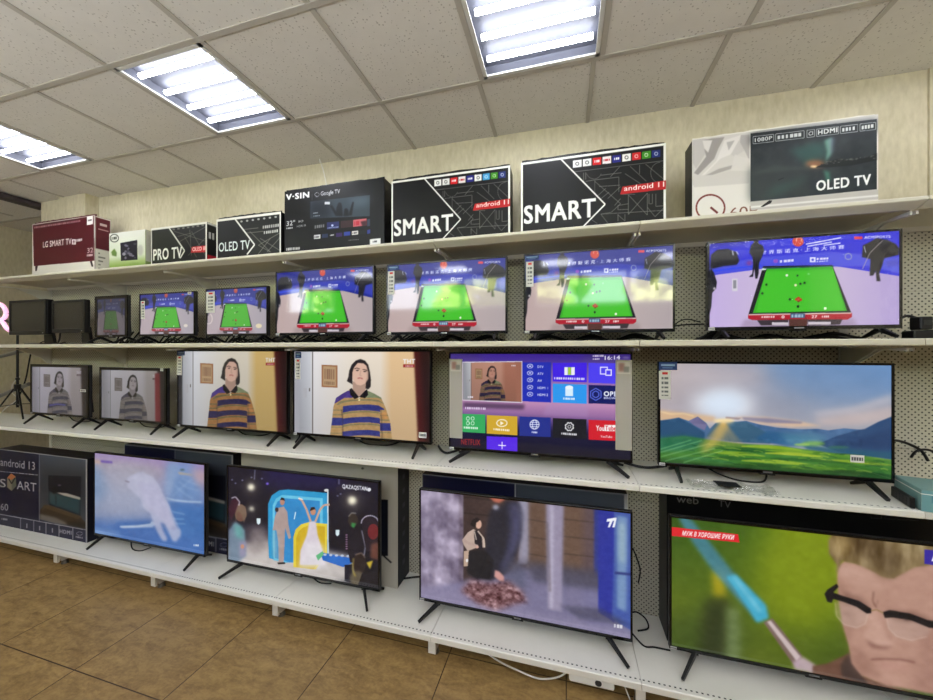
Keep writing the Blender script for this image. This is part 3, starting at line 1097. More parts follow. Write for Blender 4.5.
for x0, x1, y, hh, tone in ((330, 560, 326, 9, (150, 180, 44)), (420, 700, 342, 9, (124, 164, 44)), (560, 905, 356, 10, (84, 136, 40)), (250, 470, 338, 9, (40, 96, 40)), (420, 640, 352, 8, (172, 190, 50)), (600, 905, 378, 8, (150, 174, 44)),
                           (210, 420, 350, 9, (138, 172, 46)), (260, 540, 366, 9, (60, 120, 36)), (440, 760, 372, 8, (40, 92, 34)), (180, 400, 368, 9, (44, 98, 40)), (330, 620, 380, 9, (158, 184, 52)), (560, 905, 396, 10, (56, 112, 34)),
                           (120, 360, 382, 10, (72, 136, 56)), (300, 560, 394, 10, (38, 86, 30)), (480, 800, 404, 10, (96, 146, 40)), (60, 300, 372, 10, (52, 116, 60)), (160, 460, 402, 10, (34, 84, 32)), (640, 905, 420, 10, (30, 78, 28))):
    hill(x0, x1, y, hh, tone)
for k in range(70):
    x = r_.uniform(120, 880)
    y = r_.uniform(306 + 0.07 * x, 372 + 0.075 * x)
    l_ = r_.uniform(10, 34)
    c.line([(x - l_, y - 1), (x, y - 2), (x + l_, y + 4)], r_.uniform(2, 4), r_.choice([(178, 196, 70), (20, 62, 34), (24, 74, 34), (126, 170, 50)]), 0.6, 0.8)
c.poly([(15, 376), (300, 398), (912, 440), (912, 490), (15, 420)], (20, 60, 24), 0.9, 6)
c.noise(14, 24, 22, gblur(c.mask(c.m(gr)), 1))
for a, b_ in (((20, 352), (180, 306)), ((24, 368), (210, 318)), ((40, 384), (230, 336)), ((110, 390), (260, 344)), ((20, 340), (140, 304))):
    c.line([a, b_], 3.5, (150, 204, 140), 0.55, 1.2)
for k in range(9):
    t_ = -0.55 + k * 0.16
    c.poly([(256, 236), (268, 236), (262 - 130 * t_ + 14, 330), (262 - 130 * t_ - 10, 330)], (230, 180, 100), 0.20, 2.5)
c.poly([(246, 236), (286, 236), (256, 300), (200, 350), (170, 352), (214, 300)], (226, 186, 96), 0.6, 6)
c.ell(264, 232, 40, 8, (255, 226, 164), 0.95, 3)
c.noise(7, 10, 8)
PIC['T15'] = c

# pale blue picture with a hand
c = scr('T16', 1.7, (80, 440, 5.0))
c.corners((168, 152, 172), (156, 138, 182), (90, 124, 176), (40, 84, 160))
c.poly([(50, 60), (630, 110), (630, 150), (50, 104)], (156, 132, 190), 0.9, 6)
c.poly([(60, 105), (440, 140), (440, 190), (200, 200), (60, 150)], (186, 168, 172), 0.8, 12)
c.poly([(70, 150), (380, 170), (360, 400), (70, 420)], (150, 160, 186), 0.9, 18)
c.poly([(66, 140), (100, 170), (130, 260), (90, 330), (66, 330)], (126, 156, 196), 0.6, 7)
c.poly([(440, 110), (560, 120), (600, 220), (615, 310), (430, 300)], (116, 152, 204), 0.9, 7)
c.poly([(540, 150), (630, 160), (630, 230), (590, 200)], (196, 164, 168), 0.8, 6)
c.poly([(420, 300), (620, 315), (620, 580), (400, 540), (440, 400)], (56, 112, 184), 0.9, 7)
c.line([(430, 300), (520, 306), (612, 312)], 6, (176, 200, 228), 0.8, 1.5)
c.poly([(70, 420), (200, 400), (380, 420), (470, 480), (620, 500), (620, 590), (60, 490)], (66, 112, 186), 0.85, 10)
c.poly([(180, 410), (350, 400), (360, 440), (180, 445)], (40, 92, 170), 0.7, 4)
c.poly([(200, 430), (350, 422), (362, 404), (378, 420), (360, 436), (210, 440)], (186, 202, 226), 0.85, 1.5)
c.poly([(70, 440), (200, 462), (200, 480), (70, 470)], (150, 180, 220), 0.6, 4)
c.view = (90, 450, 6.364)
c.poly([(30, 90), (80, 150), (140, 260), (90, 300), (24, 300)], (116, 146, 184), 0.6, 6)
c.poly([(110, 110), (340, 120), (400, 180), (260, 270), (140, 230)], (176, 164, 172), 0.8, 12)
c.poly([(500, 80), (556, 90), (540, 230), (490, 310), (470, 250)], (140, 166, 206), 0.9, 4)
c.poly([(560, 170), (640, 190), (706, 260), (706, 320), (600, 310), (520, 310)], (104, 140, 194), 0.9, 5)
for a, b_, d in (((560, 200), (610, 240), (690, 260)), ((540, 230), (600, 280), (650, 310)), ((580, 180), (640, 210), (700, 230)), ((520, 300), (580, 240), (640, 190))):
    c.line([a, b_, d], 7, (150, 180, 216), 0.7, 1.6)
c.line([(480, 304), (540, 320), (620, 330), (704, 332)], 8, (176, 200, 226), 0.9, 1.2)
c.line([(190, 488), (300, 486), (386, 472), (394, 456)], 8, (190, 204, 226), 0.95, 1)
for a, b_ in (((520, 392), (600, 410)), ((516, 436), (596, 440)), ((540, 466), (604, 470))):
    c.line([a, b_], 6, (140, 178, 218), 0.8, 1.2)
hand = [(236, 180), (290, 150), (330, 140), (400, 176), (440, 230), (470, 300), (500, 350), (520, 420), (548, 480), (578, 516), (574, 545), (548, 582), (524, 580), (500, 530), (474, 470), (448, 462), (462, 510), (490, 562), (484, 578), (462, 578), (436, 540), (404, 470), (380, 400), (340, 370), (320, 310), (280, 270), (240, 240)]
c.poly([(90, 120), (330, 130), (420, 190), (470, 300), (400, 400), (300, 420), (100, 440)], (168, 174, 200), 0.6, 12)
c.poly(hand, (188, 190, 216), 0.8, 1.8)
c.poly([(300, 200), (420, 220), (470, 310), (500, 370), (540, 480), (500, 500), (450, 440), (400, 400), (350, 340)], (184, 184, 214), 0.9, 3)
c.line([(448, 462), (470, 468), (500, 526)], 5, (120, 140, 190), 0.6, 1)
c.line([(448, 462), (470, 530), (488, 566)], 5, (130, 146, 196), 0.6, 1)
c.line([(470, 300), (520, 410), (572, 512)], 4, (206, 210, 228), 0.5, 1)
c.line([(440, 300), (470, 380), (480, 440)], 5, (150, 156, 196), 0.4, 2)
c.ell(530, 500, 14, 10, (150, 150, 190), 0.5, 1.5)
c.line([(222, 198), (250, 206)], 7, (120, 112, 130), 0.8, 1)
c.poly([(556, 140), (640, 156), (656, 164), (566, 158)], (186, 166, 140), 0.8, 1.2)
c.ell(585, 128, 15, 7, (70, 96, 100), 0.8, 1)
c.poly([(656, 150), (706, 160), (706, 260), (670, 200)], (184, 156, 164), 0.8, 5)
c.dashes((656, 610), (690, 612), 12, 3, (214, 226, 240))
c.view = (80, 440, 5.0)
c.poly([(60, 98), (104, 104), (104, 120), (60, 116)], (196, 164, 150), 0.9, 2)
c.poly([(104, 102), (162, 107), (162, 120), (104, 114)], (106, 80, 170), 0.9, 1)
c.noise(10, 20, 16)
c.grade(0.95, 0, 0.95)
PIC['T16'] = c

# stage show
c = scr('T17', 1.8, (215, 455, 4.375))
c.vramp([(0, (20, 18, 44)), (0.3, (16, 15, 36)), (1, (12, 12, 24))])
c.poly([(200, 60), (560, 90), (560, 150), (240, 150)], (34, 28, 86), 0.8, 12)
c.poly([(50, 300), (150, 300), (250, 330), (250, 470), (50, 460)], (80, 70, 84), 0.6, 12)
c.poly([(60, 400), (240, 370), (600, 440), (600, 560), (60, 480)], (206, 200, 196), 0.95, 6)
c.poly([(150, 320), (215, 310), (245, 400), (150, 440)], (150, 140, 140), 0.8, 8)
for x, y, r_ in ((158, 142, 15), (160, 236, 10), (598, 200, 19)):
    c.ell(x, y, r_ * 2.6, r_ * 2.6, (130, 120, 100), 0.5, 8)
    c.ell(x, y, r_, r_, (255, 250, 226), 1, 3)
c.line([(175, 66), (172, 110)], 4, (190, 190, 210), 0.7, 0.8)
c.line([(541, 100), (541, 130)], 4, (190, 190, 210), 0.7, 0.8)
c.ell(229, 127, 6, 5, (160, 130, 255), 1, 1)
for x, y in ((75, 110), (90, 125), (120, 112), (160, 100), (205, 105), (535, 180), (548, 172)):
    c.ell(x, y, 4, 3, (190, 190, 220), 0.8, 0.8)
for x, y in ((190, 290), (534, 340)):
    c.poly([(x - 8, y - 12), (x + 9, y - 12), (x + 8, y + 8), (x, y + 16), (x - 7, y + 8)], (220, 236, 240))
# arches
c.poly([(232, 380), (232, 215), (248, 178), (280, 156), (320, 152), (495, 168), (495, 440), (440, 470), (300, 470), (236, 450)], (46, 158, 206))
c.poly([(252, 380), (252, 222), (266, 192), (292, 176), (470, 190), (470, 440), (330, 470), (256, 460)], (110, 196, 226))
c.poly([(262, 380), (262, 228), (274, 204), (300, 190), (458, 202), (458, 440), (330, 470), (262, 450)], (52, 142, 200))
c.poly([(342, 490), (342, 360), (352, 326), (376, 304), (410, 294), (490, 302), (490, 430), (440, 500)], (226, 204, 70))
c.poly([(354, 490), (354, 366), (364, 336), (384, 318), (412, 308), (480, 314), (480, 430), (430, 500)], (206, 176, 40))
c.line([(492, 160), (494, 430)], 5, (214, 226, 232))
c.ell(486, 156, 10, 6, (220, 220, 220))
c.line([(346, 282), (352, 250)], 4, (220, 240, 244))
# couple
su = (176, 158, 154)
c.poly([(276, 232), (300, 226), (316, 250), (320, 300), (332, 362), (322, 368), (306, 320), (304, 380), (300, 468), (278, 470), (276, 380), (268, 330), (252, 330), (262, 270)], su)
c.poly([(252, 330), (268, 330), (276, 380), (278, 470), (250, 440)], (150, 186, 200), 0.6, 3)
c.ell(294, 206, 10, 15, (190, 146, 126))
c.poly([(284, 198), (290, 186), (302, 190), (306, 202), (296, 198)], (40, 30, 30))
c.poly([(272, 470), (304, 468), (308, 476), (276, 478)], (40, 36, 40))
c.ell(270, 240, 8, 10, (60, 50, 56))
c.poly([(412, 290), (440, 290), (448, 350), (470, 420), (480, 480), (370, 480), (372, 420), (400, 350)], (214, 204, 214), 1, 1)
c.poly([(400, 380), (470, 390), (490, 490), (360, 500)], (226, 222, 226), 0.8, 5)
c.ell(428, 248, 12, 16, (196, 146, 120))
c.poly([(414, 246), (418, 230), (434, 228), (442, 246), (436, 238)], (50, 34, 30))
c.line([(418, 292), (400, 240), (380, 200), (366, 190)], 9, (206, 170, 150))
c.line([(438, 292), (458, 240), (476, 220), (500, 218)], 9, (206, 170, 150))
c.line([(364, 190), (384, 196)], 4, (240, 236, 236))
# keyboard and audience
c.poly([(460, 425), (590, 450), (600, 470), (560, 490), (470, 460)], (42, 112, 196))
c.poly([(440, 440), (470, 420), (475, 435), (450, 462)], (110, 190, 140))
for x in (480, 505, 530, 555, 580):
    c.ell(x, 436 + (x - 480) * 0.06, 7, 5, (190, 200, 220))
c.poly([(566, 480), (600, 478), (600, 560), (566, 550)], (20, 20, 40))
c.poly([(575, 400), (600, 320), (636, 316), (652, 360), (650, 470), (590, 470)], (24, 20, 36))
c.ell(602, 286, 22, 30, (54, 44, 40))
c.poly([(596, 296), (616, 300), (606, 322), (594, 312)], (60, 150, 80), 0.9, 1)
c.line([(582, 270), (596, 254), (616, 256)], 4, (220, 214, 190), 0.7, 0.8)
c.line([(640, 330), (656, 400), (650, 440)], 4, (230, 226, 236), 0.8, 0.8)
for k in range(7):
    c.ell(574, 350 + k * 10, 5, 3, (210, 160, 190), 0.7)
c.poly([(640, 310), (642, 280), (662, 264), (700, 280), (712, 310), (700, 420), (660, 420)], (36, 26, 40))
c.ring(676, 300, 38, 34, 5, (214, 206, 220), 0.9, 180, 350)
c.ell(690, 336, 24, 34, (116, 36, 44))
c.poly([(680, 390), (712, 380), (712, 460), (676, 450)], (120, 74, 60), 0.9, 2)
c.poly([(660, 470), (690, 460), (676, 500)], (216, 190, 60), 0.9, 1)
c.ell(630, 474, 28, 46, (46, 34, 34))
c.ell(620, 540, 34, 34, (110, 100, 80), 0.9, 2)
c.line([(604, 450), (600, 500), (612, 530)], 6, (214, 190, 80), 0.7, 1.2)
c.line([(610, 436), (640, 428), (656, 450)], 4, (214, 190, 160), 0.7, 1)
c.poly([(640, 520), (715, 500), (715, 590), (620, 580)], (30, 26, 34))
c.poly([(60, 330), (90, 290), (130, 330), (136, 440), (100, 470), (60, 462)], (120, 140, 160), 0.95, 2)
c.poly([(80, 300), (120, 310), (126, 370), (92, 360)], (110, 176, 170), 0.8, 4)
c.ell(112, 254, 25, 38, (120, 88, 76))
c.poly([(88, 250), (100, 214), (134, 226), (140, 264), (126, 300), (118, 260), (100, 246), (92, 300)], (126, 106, 90), 0.9, 1)
c.poly([(58, 240), (70, 200), (88, 190), (106, 204), (90, 250), (70, 290)], (70, 26, 50), 0.9, 1)
c.line([(72, 190), (90, 184), (108, 206), (104, 222)], 5, (226, 210, 216), 0.9, 0.8)
c.poly([(106, 380), (138, 376), (134, 440), (108, 450)], (160, 150, 176), 0.8, 3)
c.ell(120, 400, 8, 10, (196, 150, 130))
c.text('QAZAQSTAN', (556, 146), (664, 158), 17, (236, 236, 240), 0.04)
c.ell(672, 153, 8, 8, (226, 226, 232))
c.noise(10, 30, 20)
PIC['T17'] = c

# street scene
c = scr('T18', 1.5, (340, 420, 2.916))
c.hramp([(0, (112, 108, 134)), (0.2, (142, 132, 152)), (0.21, (56, 42, 42)), (0.5, (70, 54, 50)), (0.78, (88, 70, 62)), (0.82, (40, 48, 120)), (0.9, (44, 60, 140)), (0.91, (96, 116, 160)), (1, (86, 106, 150))])
mk = c.mask(c.m([(225, 195), (360, 210), (360, 580), (225, 540)]))
c.put(mk, (146, 134, 158), 0.75)
c.noise(70, 10, 8, mk)
c.noise(44, 30, 10, mk)
c.blur(1.0)
for y in (250, 296):
    c.line([(362, y - 24), (470, y - 12)], 3, (30, 22, 22), 0.8, 0.8)
for x0, x1 in ((545, 605), (650, 740)):
    c.rect(x0, 240, x1, 480, (104, 80, 66), 0.8, 1.5)
    for y in (290, 340, 390, 440):
        c.line([(x0, y), (x1, y + 10)], 3, (60, 46, 42), 0.8, 0.8)
c.rect(520, 235, 548, 420, (150, 144, 160), 0.9, 2)
c.poly([(360, 470), (560, 430), (760, 460), (860, 590), (860, 650), (225, 540), (225, 500)], (120, 116, 150), 0.95, 4)
c.poly([(540, 410), (760, 440), (780, 500), (560, 470)], (70, 68, 84), 0.85, 5)
c.poly([(225, 480), (400, 500), (560, 560), (860, 620), (860, 660), (225, 545)], (138, 130, 160), 0.8, 5)
c.poly([(600, 240), (652, 246), (646, 560), (606, 550)], (150, 142, 168), 0.95, 2)
c.line([(618, 250), (616, 550)], 9, (190, 184, 204), 0.8, 2)
c.line([(604, 300), (612, 500)], 6, (100, 90, 96), 0.6, 1.5)
c.poly([(752, 258), (800, 262), (800, 590), (752, 560)], (36, 48, 150), 1, 1)
c.poly([(800, 262), (860, 268), (860, 620), (792, 580)], (60, 84, 160), 1, 1)
c.poly([(806, 280), (836, 284), (834, 560), (806, 546)], (120, 150, 186), 0.9, 2)
c.poly([(812, 300), (830, 304), (830, 420), (812, 410)], (150, 176, 190), 0.9, 3)
c.line([(800, 446), (860, 452)], 7, (30, 40, 110), 0.9, 1)
c.poly([(640, 540), (760, 550), (850, 600), (700, 580)], (60, 60, 80), 0.6, 3)
c.view = (440, 490, 5.38)
jk = (34, 34, 46)
c.poly([(270, 110), (330, 90), (360, 60), (430, 70), (450, 130), (440, 250), (410, 350), (370, 440), (320, 470), (270, 490), (190, 480), (150, 450), (150, 400), (240, 350), (250, 210)], jk, 1, 2.5)
c.poly([(370, 70), (420, 74), (440, 140), (430, 260), (390, 360), (340, 440), (320, 420), (360, 330), (380, 200)], (66, 66, 96), 0.9, 4)
c.line([(330, 130), (356, 240), (330, 380)], 8, (24, 22, 30), 0.6, 3)
c.line([(410, 150), (416, 240), (390, 330)], 10, (96, 98, 136), 0.6, 3)
c.poly([(430, 60), (470, 64), (470, 360), (440, 380), (446, 200)], (150, 150, 176), 0.7, 4)
c.poly([(380, 380), (460, 380), (470, 540), (420, 530), (340, 480)], (86, 88, 112), 0.8, 6)
c.poly([(264, 40), (352, 52), (320, 72), (290, 66)], (186, 104, 84), 1, 1.5)
c.ell(300, 95, 16, 14, (160, 162, 180), 0.95, 2)
c.poly([(296, 430), (320, 440), (344, 466), (344, 494), (322, 490), (292, 466)], (206, 152, 146), 1, 1.2)
mk = gblur(c.mask(c.m([(110, 540), (170, 480), (260, 500), (370, 490), (440, 540), (470, 600), (380, 620), (300, 650), (200, 610)])), 4)
c.put(mk, (124, 84, 86), 0.9)
c.noise(110, 46, 30, mk)
c.poly([(120, 270), (150, 230), (180, 212), (214, 232), (240, 268), (244, 310), (200, 310), (150, 330), (128, 296)], (186, 164, 152))
c.poly([(184, 222), (204, 216), (226, 250), (230, 320), (196, 326), (186, 280)], (28, 24, 34))
c.line([(204, 222), (236, 262), (240, 310)], 7, (206, 186, 170), 0.95)
c.line([(186, 224), (196, 270)], 5, (206, 190, 176), 0.9)
c.poly([(150, 330), (240, 320), (290, 380), (270, 480), (190, 470), (146, 440), (150, 400)], (20, 20, 26), 1, 1)
c.poly([(130, 330), (156, 326), (150, 410), (128, 412)], (186, 160, 140))
c.ell(208, 186, 16, 24, (216, 174, 154), 1, 0.5)
c.poly([(164, 190), (176, 160), (200, 150), (218, 160), (206, 172), (196, 178), (192, 204), (180, 200)], (28, 22, 26), 1, 0.5)
c.line([(126, 266), (150, 286), (204, 304)], 14, (180, 156, 146))
c.ell(200, 308, 9, 7, (210, 166, 150))
c.ell(146, 380, 6, 9, (230, 230, 234))
c.view = (340, 420, 2.916)
c.dashes((798, 604), (824, 608), 10, 3, (214, 214, 224))
# channel mark
c.poly([(778, 290), (804, 286), (802, 294), (794, 296), (786, 314), (780, 314), (786, 297), (776, 298)], (240, 242, 248))
c.poly([(806, 286), (800, 314), (793, 314), (799, 292)], (240, 242, 248))
c.noise(8, 60, 40)
PIC['T18'] = c

# close-up face
c = scr('T19', 1.5, (613, 460, 2.916))
c.corners((46, 82, 14), (104, 128, 16), (34, 62, 14), (110, 120, 20))
c.ell(560, 330, 150, 170, (132, 148, 14), 0.8, 22)
c.ell(260, 520, 140, 80, (42, 66, 16), 0.7, 18)
c.poly([(290, 320), (326, 320), (330, 405), (294, 400)], (190, 166, 20), 0.8, 6)
c.poly([(270, 410), (340, 400), (350, 580), (250, 570)], (40, 50, 20), 0.9, 9)
c.poly([(330, 430), (372, 430), (376, 580), (330, 575)], (112, 130, 84), 0.8, 7)
c.poly([(190, 168), (232, 176), (350, 325), (446, 424), (454, 462), (420, 474), (390, 436), (290, 322), (232, 240)], (66, 130, 164), 0.8, 3.5)
c.poly([(330, 340), (360, 335), (446, 424), (454, 462), (420, 474), (400, 440)], (64, 172, 206), 0.9, 2.5)
c.poly([(345, 340), (358, 340), (436, 440), (426, 446)], (150, 206, 222), 0.5, 3)
c.poly([(440, 474), (466, 462), (552, 570), (540, 606), (522, 590)], (120, 98, 92), 1, 1.2)
c.poly([(450, 472), (460, 468), (548, 574), (536, 586)], (206, 190, 190), 0.9, 1)
c.poly([(524, 592), (552, 572), (590, 596), (606, 626), (530, 610)], (190, 166, 180), 0.9, 2.5)
c.view = (813, 520, 4.117)
sk, sd = (178, 138, 122), (128, 88, 78)
c.poly([(0, 600), (60, 590), (150, 548), (200, 640), (560, 760), (0, 700)], (104, 72, 58), 1, 1.5)
c.poly([(118, 640), (116, 596), (134, 568), (156, 548), (176, 600), (230, 680)], (56, 44, 42), 0.9, 2)
c.poly([(104, 190), (130, 170), (330, 210), (520, 170), (520, 720), (300, 680), (200, 640), (160, 590), (148, 520), (122, 430), (106, 330), (100, 240)], sk, 1, 1.3)
c.poly([(104, 240), (160, 320), (180, 440), (150, 520), (122, 430), (104, 330)], (150, 112, 98), 0.6, 5)
c.poly([(150, 520), (220, 560), (280, 640), (240, 650), (190, 630), (160, 590)], (146, 106, 92), 0.7, 6)
c.poly([(110, 180), (260, 220), (250, 250), (108, 230)], (196, 160, 144), 0.7, 6)
c.poly([(160, 240), (300, 250), (280, 300), (180, 300)], (188, 150, 134), 0.7, 8)
hair = [(108, 200), (96, 226), (100, 190), (66, 140), (64, 90), (76, 62), (130, 58), (300, 76), (520, 96), (520, 176), (470, 190), (420, 196), (330, 244), (290, 238), (240, 210), (170, 180), (120, 170)]
c.poly(hair, (118, 98, 64), 1, 1.5)
mk = gblur(c.mask(c.m(hair)), 1.5)
c.poly([(150, 70), (300, 90), (380, 160), (330, 236), (270, 225), (220, 150), (150, 140)], (78, 60, 36), 0.7, 6)
c.poly([(76, 76), (130, 66), (170, 110), (120, 160), (80, 140)], (176, 152, 104), 0.7, 5)
c.poly([(300, 90), (500, 104), (500, 150), (380, 150)], (146, 128, 92), 0.6, 7)
c.noise(48, 40, 6, mk)
c.poly([(130, 300), (200, 318), (234, 352), (220, 372), (130, 330)], (112, 78, 66), 0.6, 4)
c.poly([(300, 372), (420, 380), (490, 410), (490, 440), (330, 410)], (112, 78, 66), 0.6, 4)
c.line([(250, 296), (246, 336), (262, 362)], 5, (96, 62, 52), 0.75, 1.2)
c.line([(268, 330), (264, 350)], 4, (110, 74, 62), 0.6, 1.2)
c.ell(186, 350, 18, 8, (70, 52, 48), 0.75, 2)
c.ell(392, 408, 20, 8, (70, 52, 48), 0.75, 2)
c.poly([(230, 372), (262, 372), (296, 440), (334, 490), (330, 520), (280, 526), (226, 506), (210, 480), (226, 440)], (192, 154, 138), 0.95, 3)
c.poly([(286, 400), (306, 440), (334, 486), (316, 500), (290, 450)], (160, 120, 106), 0.7, 3)
c.poly([(214, 492), (270, 518), (332, 520), (300, 534), (240, 526)], sd, 0.8, 2.5)
c.line([(200, 520), (190, 540), (204, 580)], 7, sd, 0.4, 3.5)
c.line([(240, 574), (300, 572), (360, 574), (420, 586)], 6, (108, 66, 60), 0.85, 1.4)
c.line([(350, 572), (400, 572), (424, 590)], 7, sd, 0.5, 3)
c.poly([(260, 588), (400, 596), (390, 618), (290, 612)], (186, 140, 128), 0.7, 4)
c.poly([(270, 630), (400, 640), (390, 680), (290, 660)], (190, 150, 134), 0.6, 5)
c.poly([(420, 440), (520, 450), (520, 720), (400, 690), (450, 580)], (150, 110, 98), 0.6, 9)
# glasses
c.poly([(96, 336), (160, 340), (226, 380), (222, 420), (180, 446), (120, 424), (92, 384)], (186, 172, 164), 0.28, 2)
c.poly([(306, 400), (480, 430), (480, 470), (400, 496), (340, 478), (308, 440)], (186, 172, 164), 0.28, 2)
c.line([(92, 340), (98, 396), (128, 430), (180, 444), (216, 428), (228, 384)], 4, (206, 186, 170), 0.6, 0.8)
c.line([(304, 404), (312, 446), (346, 480), (404, 496), (470, 480)], 4, (206, 186, 170), 0.55, 0.8)
c.poly([(48, 306), (60, 288), (98, 264), (106, 276), (84, 300), (124, 314), (190, 334), (240, 366), (240, 384), (222, 386), (180, 358), (120, 336), (84, 326), (78, 342), (60, 338)], (16, 14, 18), 1, 0.5)
c.poly([(288, 380), (316, 372), (400, 386), (470, 412), (520, 420), (520, 448), (478, 444), (400, 412), (330, 402), (296, 404)], (16, 14, 18), 1, 0.5)
c.line([(240, 374), (262, 370), (290, 384)], 6, (150, 120, 84), 0.95)
c.noise(9, 40, 26)
c.blur(0.7)
c.view = (613, 460, 2.916)
# captions
c.poly([(165, 196), (366, 218), (370, 242), (165, 222)], (216, 32, 42))
c.text('МУЖ В ХОРОШИЕ РУКИ', (203, 221), (352, 234), 13, (250, 240, 240), 0.04, skew=0.2)
c.poly([(908, 262), (960, 268), (960, 312), (908, 304)], (52, 40, 150))
c.text('А', (930, 296), (948, 298), 20, (240, 240, 250), 0.05)
PIC['T19'] = c

# ------------------------------------------------------------------ printed boxes
V7 = (515, 130, 5.83)


def smart_box(key):
    c = face(key, 2.2, V7, (24, 24, 26))
    like(c, 'B7')
    gl = (128, 128, 126)
    L = [[(345, 245), (870, 180)], [(400, 250), (400, 300)], [(465, 292), (605, 275), (605, 362)], [(412, 300), (465, 292), (465, 370)], [(465, 300), (615, 430)], [(412, 248), (412, 290)],
         [(470, 395), (530, 340)], [(490, 410), (548, 362)], [(540, 400), (615, 330)], [(490, 330), (612, 322)], [(500, 265), (620, 250)], [(555, 275), (610, 215)], [(670, 213), (765, 300)],
         [(725, 205), (725, 258)], [(760, 200), (868, 290)], [(660, 378), (770, 495)], [(770, 368), (660, 492)], [(660, 378), (660, 492)], [(770, 368), (770, 495)], [(660, 430), (600, 440), (600, 465), (660, 462)],
         [(615, 430), (560, 480), (500, 490), (545, 548)], [(500, 490), (870, 468)], [(600, 490), (600, 530)], [(600, 495), (640, 530), (640, 490)], [(780, 372), (780, 430), (800, 430), (800, 372)],
         [(820, 372), (820, 445), (870, 440)], [(770, 450), (815, 505), (870, 450)], [(435, 515), (480, 545)], [(620, 375), (700, 375)], [(580, 440), (615, 400)], [(640, 255), (740, 320)]]
    for q in L:
        c.line(q, 4, gl, 0.85)
    c.ring(460, 240, 45, 46, 4, gl, 0.85, 20, 160)
    c.ring(845, 250, 55, 60, 4, gl, 0.85, 90, 270)
    c.poly([(30, 170), (262, 160), (525, 433), (405, 570), (30, 600)], (20, 20, 22))
    c.line([(262, 165), (525, 433), (398, 562)], 8, (236, 236, 234))
    cols = [(232, 232, 232), (228, 228, 228), (214, 40, 44), (232, 226, 226), (44, 48, 140), (230, 230, 226), (200, 40, 50) if key == 'B7' else (90, 170, 214), (76, 150, 40), (40, 60, 130)]
    for i, cc in enumerate(cols):
        x = 338 + i * 57.3
        y = 180 - i * 7.3
        c.poly([(x, y), (x + 50, y - 6), (x + 50, y + 36), (x, y + 42)], cc)
        fg = (60, 60, 64) if sum(cc) > 500 else (235, 235, 235)
        if i in (3,):
            c.dashes((x + 6, y + 26), (x + 44, y + 22), 12, 5, (190, 40, 46))
        elif i in (2, 4):
            c.dashes((x + 10, y + 26), (x + 42, y + 22), 13, 3, fg)
        else:
            c.ring(x + 25, y + 18, 9, 9, 5, fg)
    c.text('SMART', (56, 545), (468, 503), 104, (238, 238, 236), 0.035)
    c.H = homography(quad_of(G[key]), [(0, 0), (c.w, 0), (c.w, c.h), (0, c.h)])
    for a in ((0, 0, 1, 0.028), (0, 0, 0.016, 1), (0.984, 0, 1, 1)):
        c.nrect(*a, (236, 236, 232))
    like(c, 'B7')
    c.poly([(626, 331), (895, 292), (895, 343), (612, 376)], (190, 36, 42))
    c.text('android 11', (636, 356), (868, 330), 29, (246, 240, 238), 0.012)
    return c


PIC['B6'], PIC['B7'] = smart_box('B6'), smart_box('B7')

V34 = (140, 180, 5.83)
c = face('B4', 2.4, V34, (26, 27, 27))
c.poly([(550, 215), (830, 175), (830, 430), (625, 440), (672, 378)], (44, 46, 44))
for q in ([(690, 380), (830, 300)], [(690, 380), (760, 420)], [(640, 300), (760, 420)], [(700, 340), (830, 420)], [(760, 340), (690, 430)], [(820, 330), (740, 420)], [(600, 290), (690, 280)], [(620, 310), (720, 300)]):
    c.line(q, 4, (140, 140, 132), 0.8)
for k in range(7):
    c.ell(592 + k * 33, 243 - k * 4.4, 7, 6, (190, 190, 186), 0.9)
c.dashes((715, 285), (812, 272), 17, 8, (200, 200, 196), 0.9)
c.dashes((722, 316), (806, 304), 16, 7, (210, 210, 206), 0.9)
c.text('OLED TV', (461, 418), (640, 401), 52, (226, 234, 232), 0.02)
c.line([(550, 222), (668, 377), (624, 434)], 8, (230, 230, 226))
for a in ((0, 0, 1, 0.05), (0, 0, 0.022, 1), (0.978, 0, 1, 1)):
    c.nrect(*a, (232, 230, 224))
PIC['B4'] = c

c = face('B3', 2.4, V34, (60, 64, 56))
c.poly([(60, 280), (170, 270), (250, 400), (230, 470), (60, 490)], (52, 56, 50), 1, 2)
c.poly([(168, 270), (400, 235), (400, 460), (232, 470), (262, 412)], (26, 27, 26))
for q in ([(200, 300), (390, 360)], [(230, 360), (390, 270)], [(280, 440), (390, 330)], [(260, 330), (330, 450)], [(300, 300), (380, 440)], [(220, 330), (300, 310)], [(290, 290), (300, 440)]):
    c.line(q, 4, (120, 120, 112), 0.8)
for k in range(7):
    c.rect(190 + k * 28, 284 - k * 4, 204 + k * 28, 294 - k * 4, (150, 150, 140), 0.8)
c.poly([(302, 390), (400, 380), (400, 420), (296, 424)], (190, 40, 52))
c.text('OLED 8K', (306, 415), (392, 407), 22, (246, 220, 220), 0.03)
c.text('PRO TV', (80, 468), (244, 452), 64, (236, 236, 230), 0.03)
c.line([(166, 274), (260, 412), (234, 456)], 7, (220, 220, 212))
for a in ((0, 0, 1, 0.05), (0, 0, 0.02, 1), (0.972, 0, 1, 1)):
    c.nrect(*a, (228, 226, 220))
PIC['B3'] = c

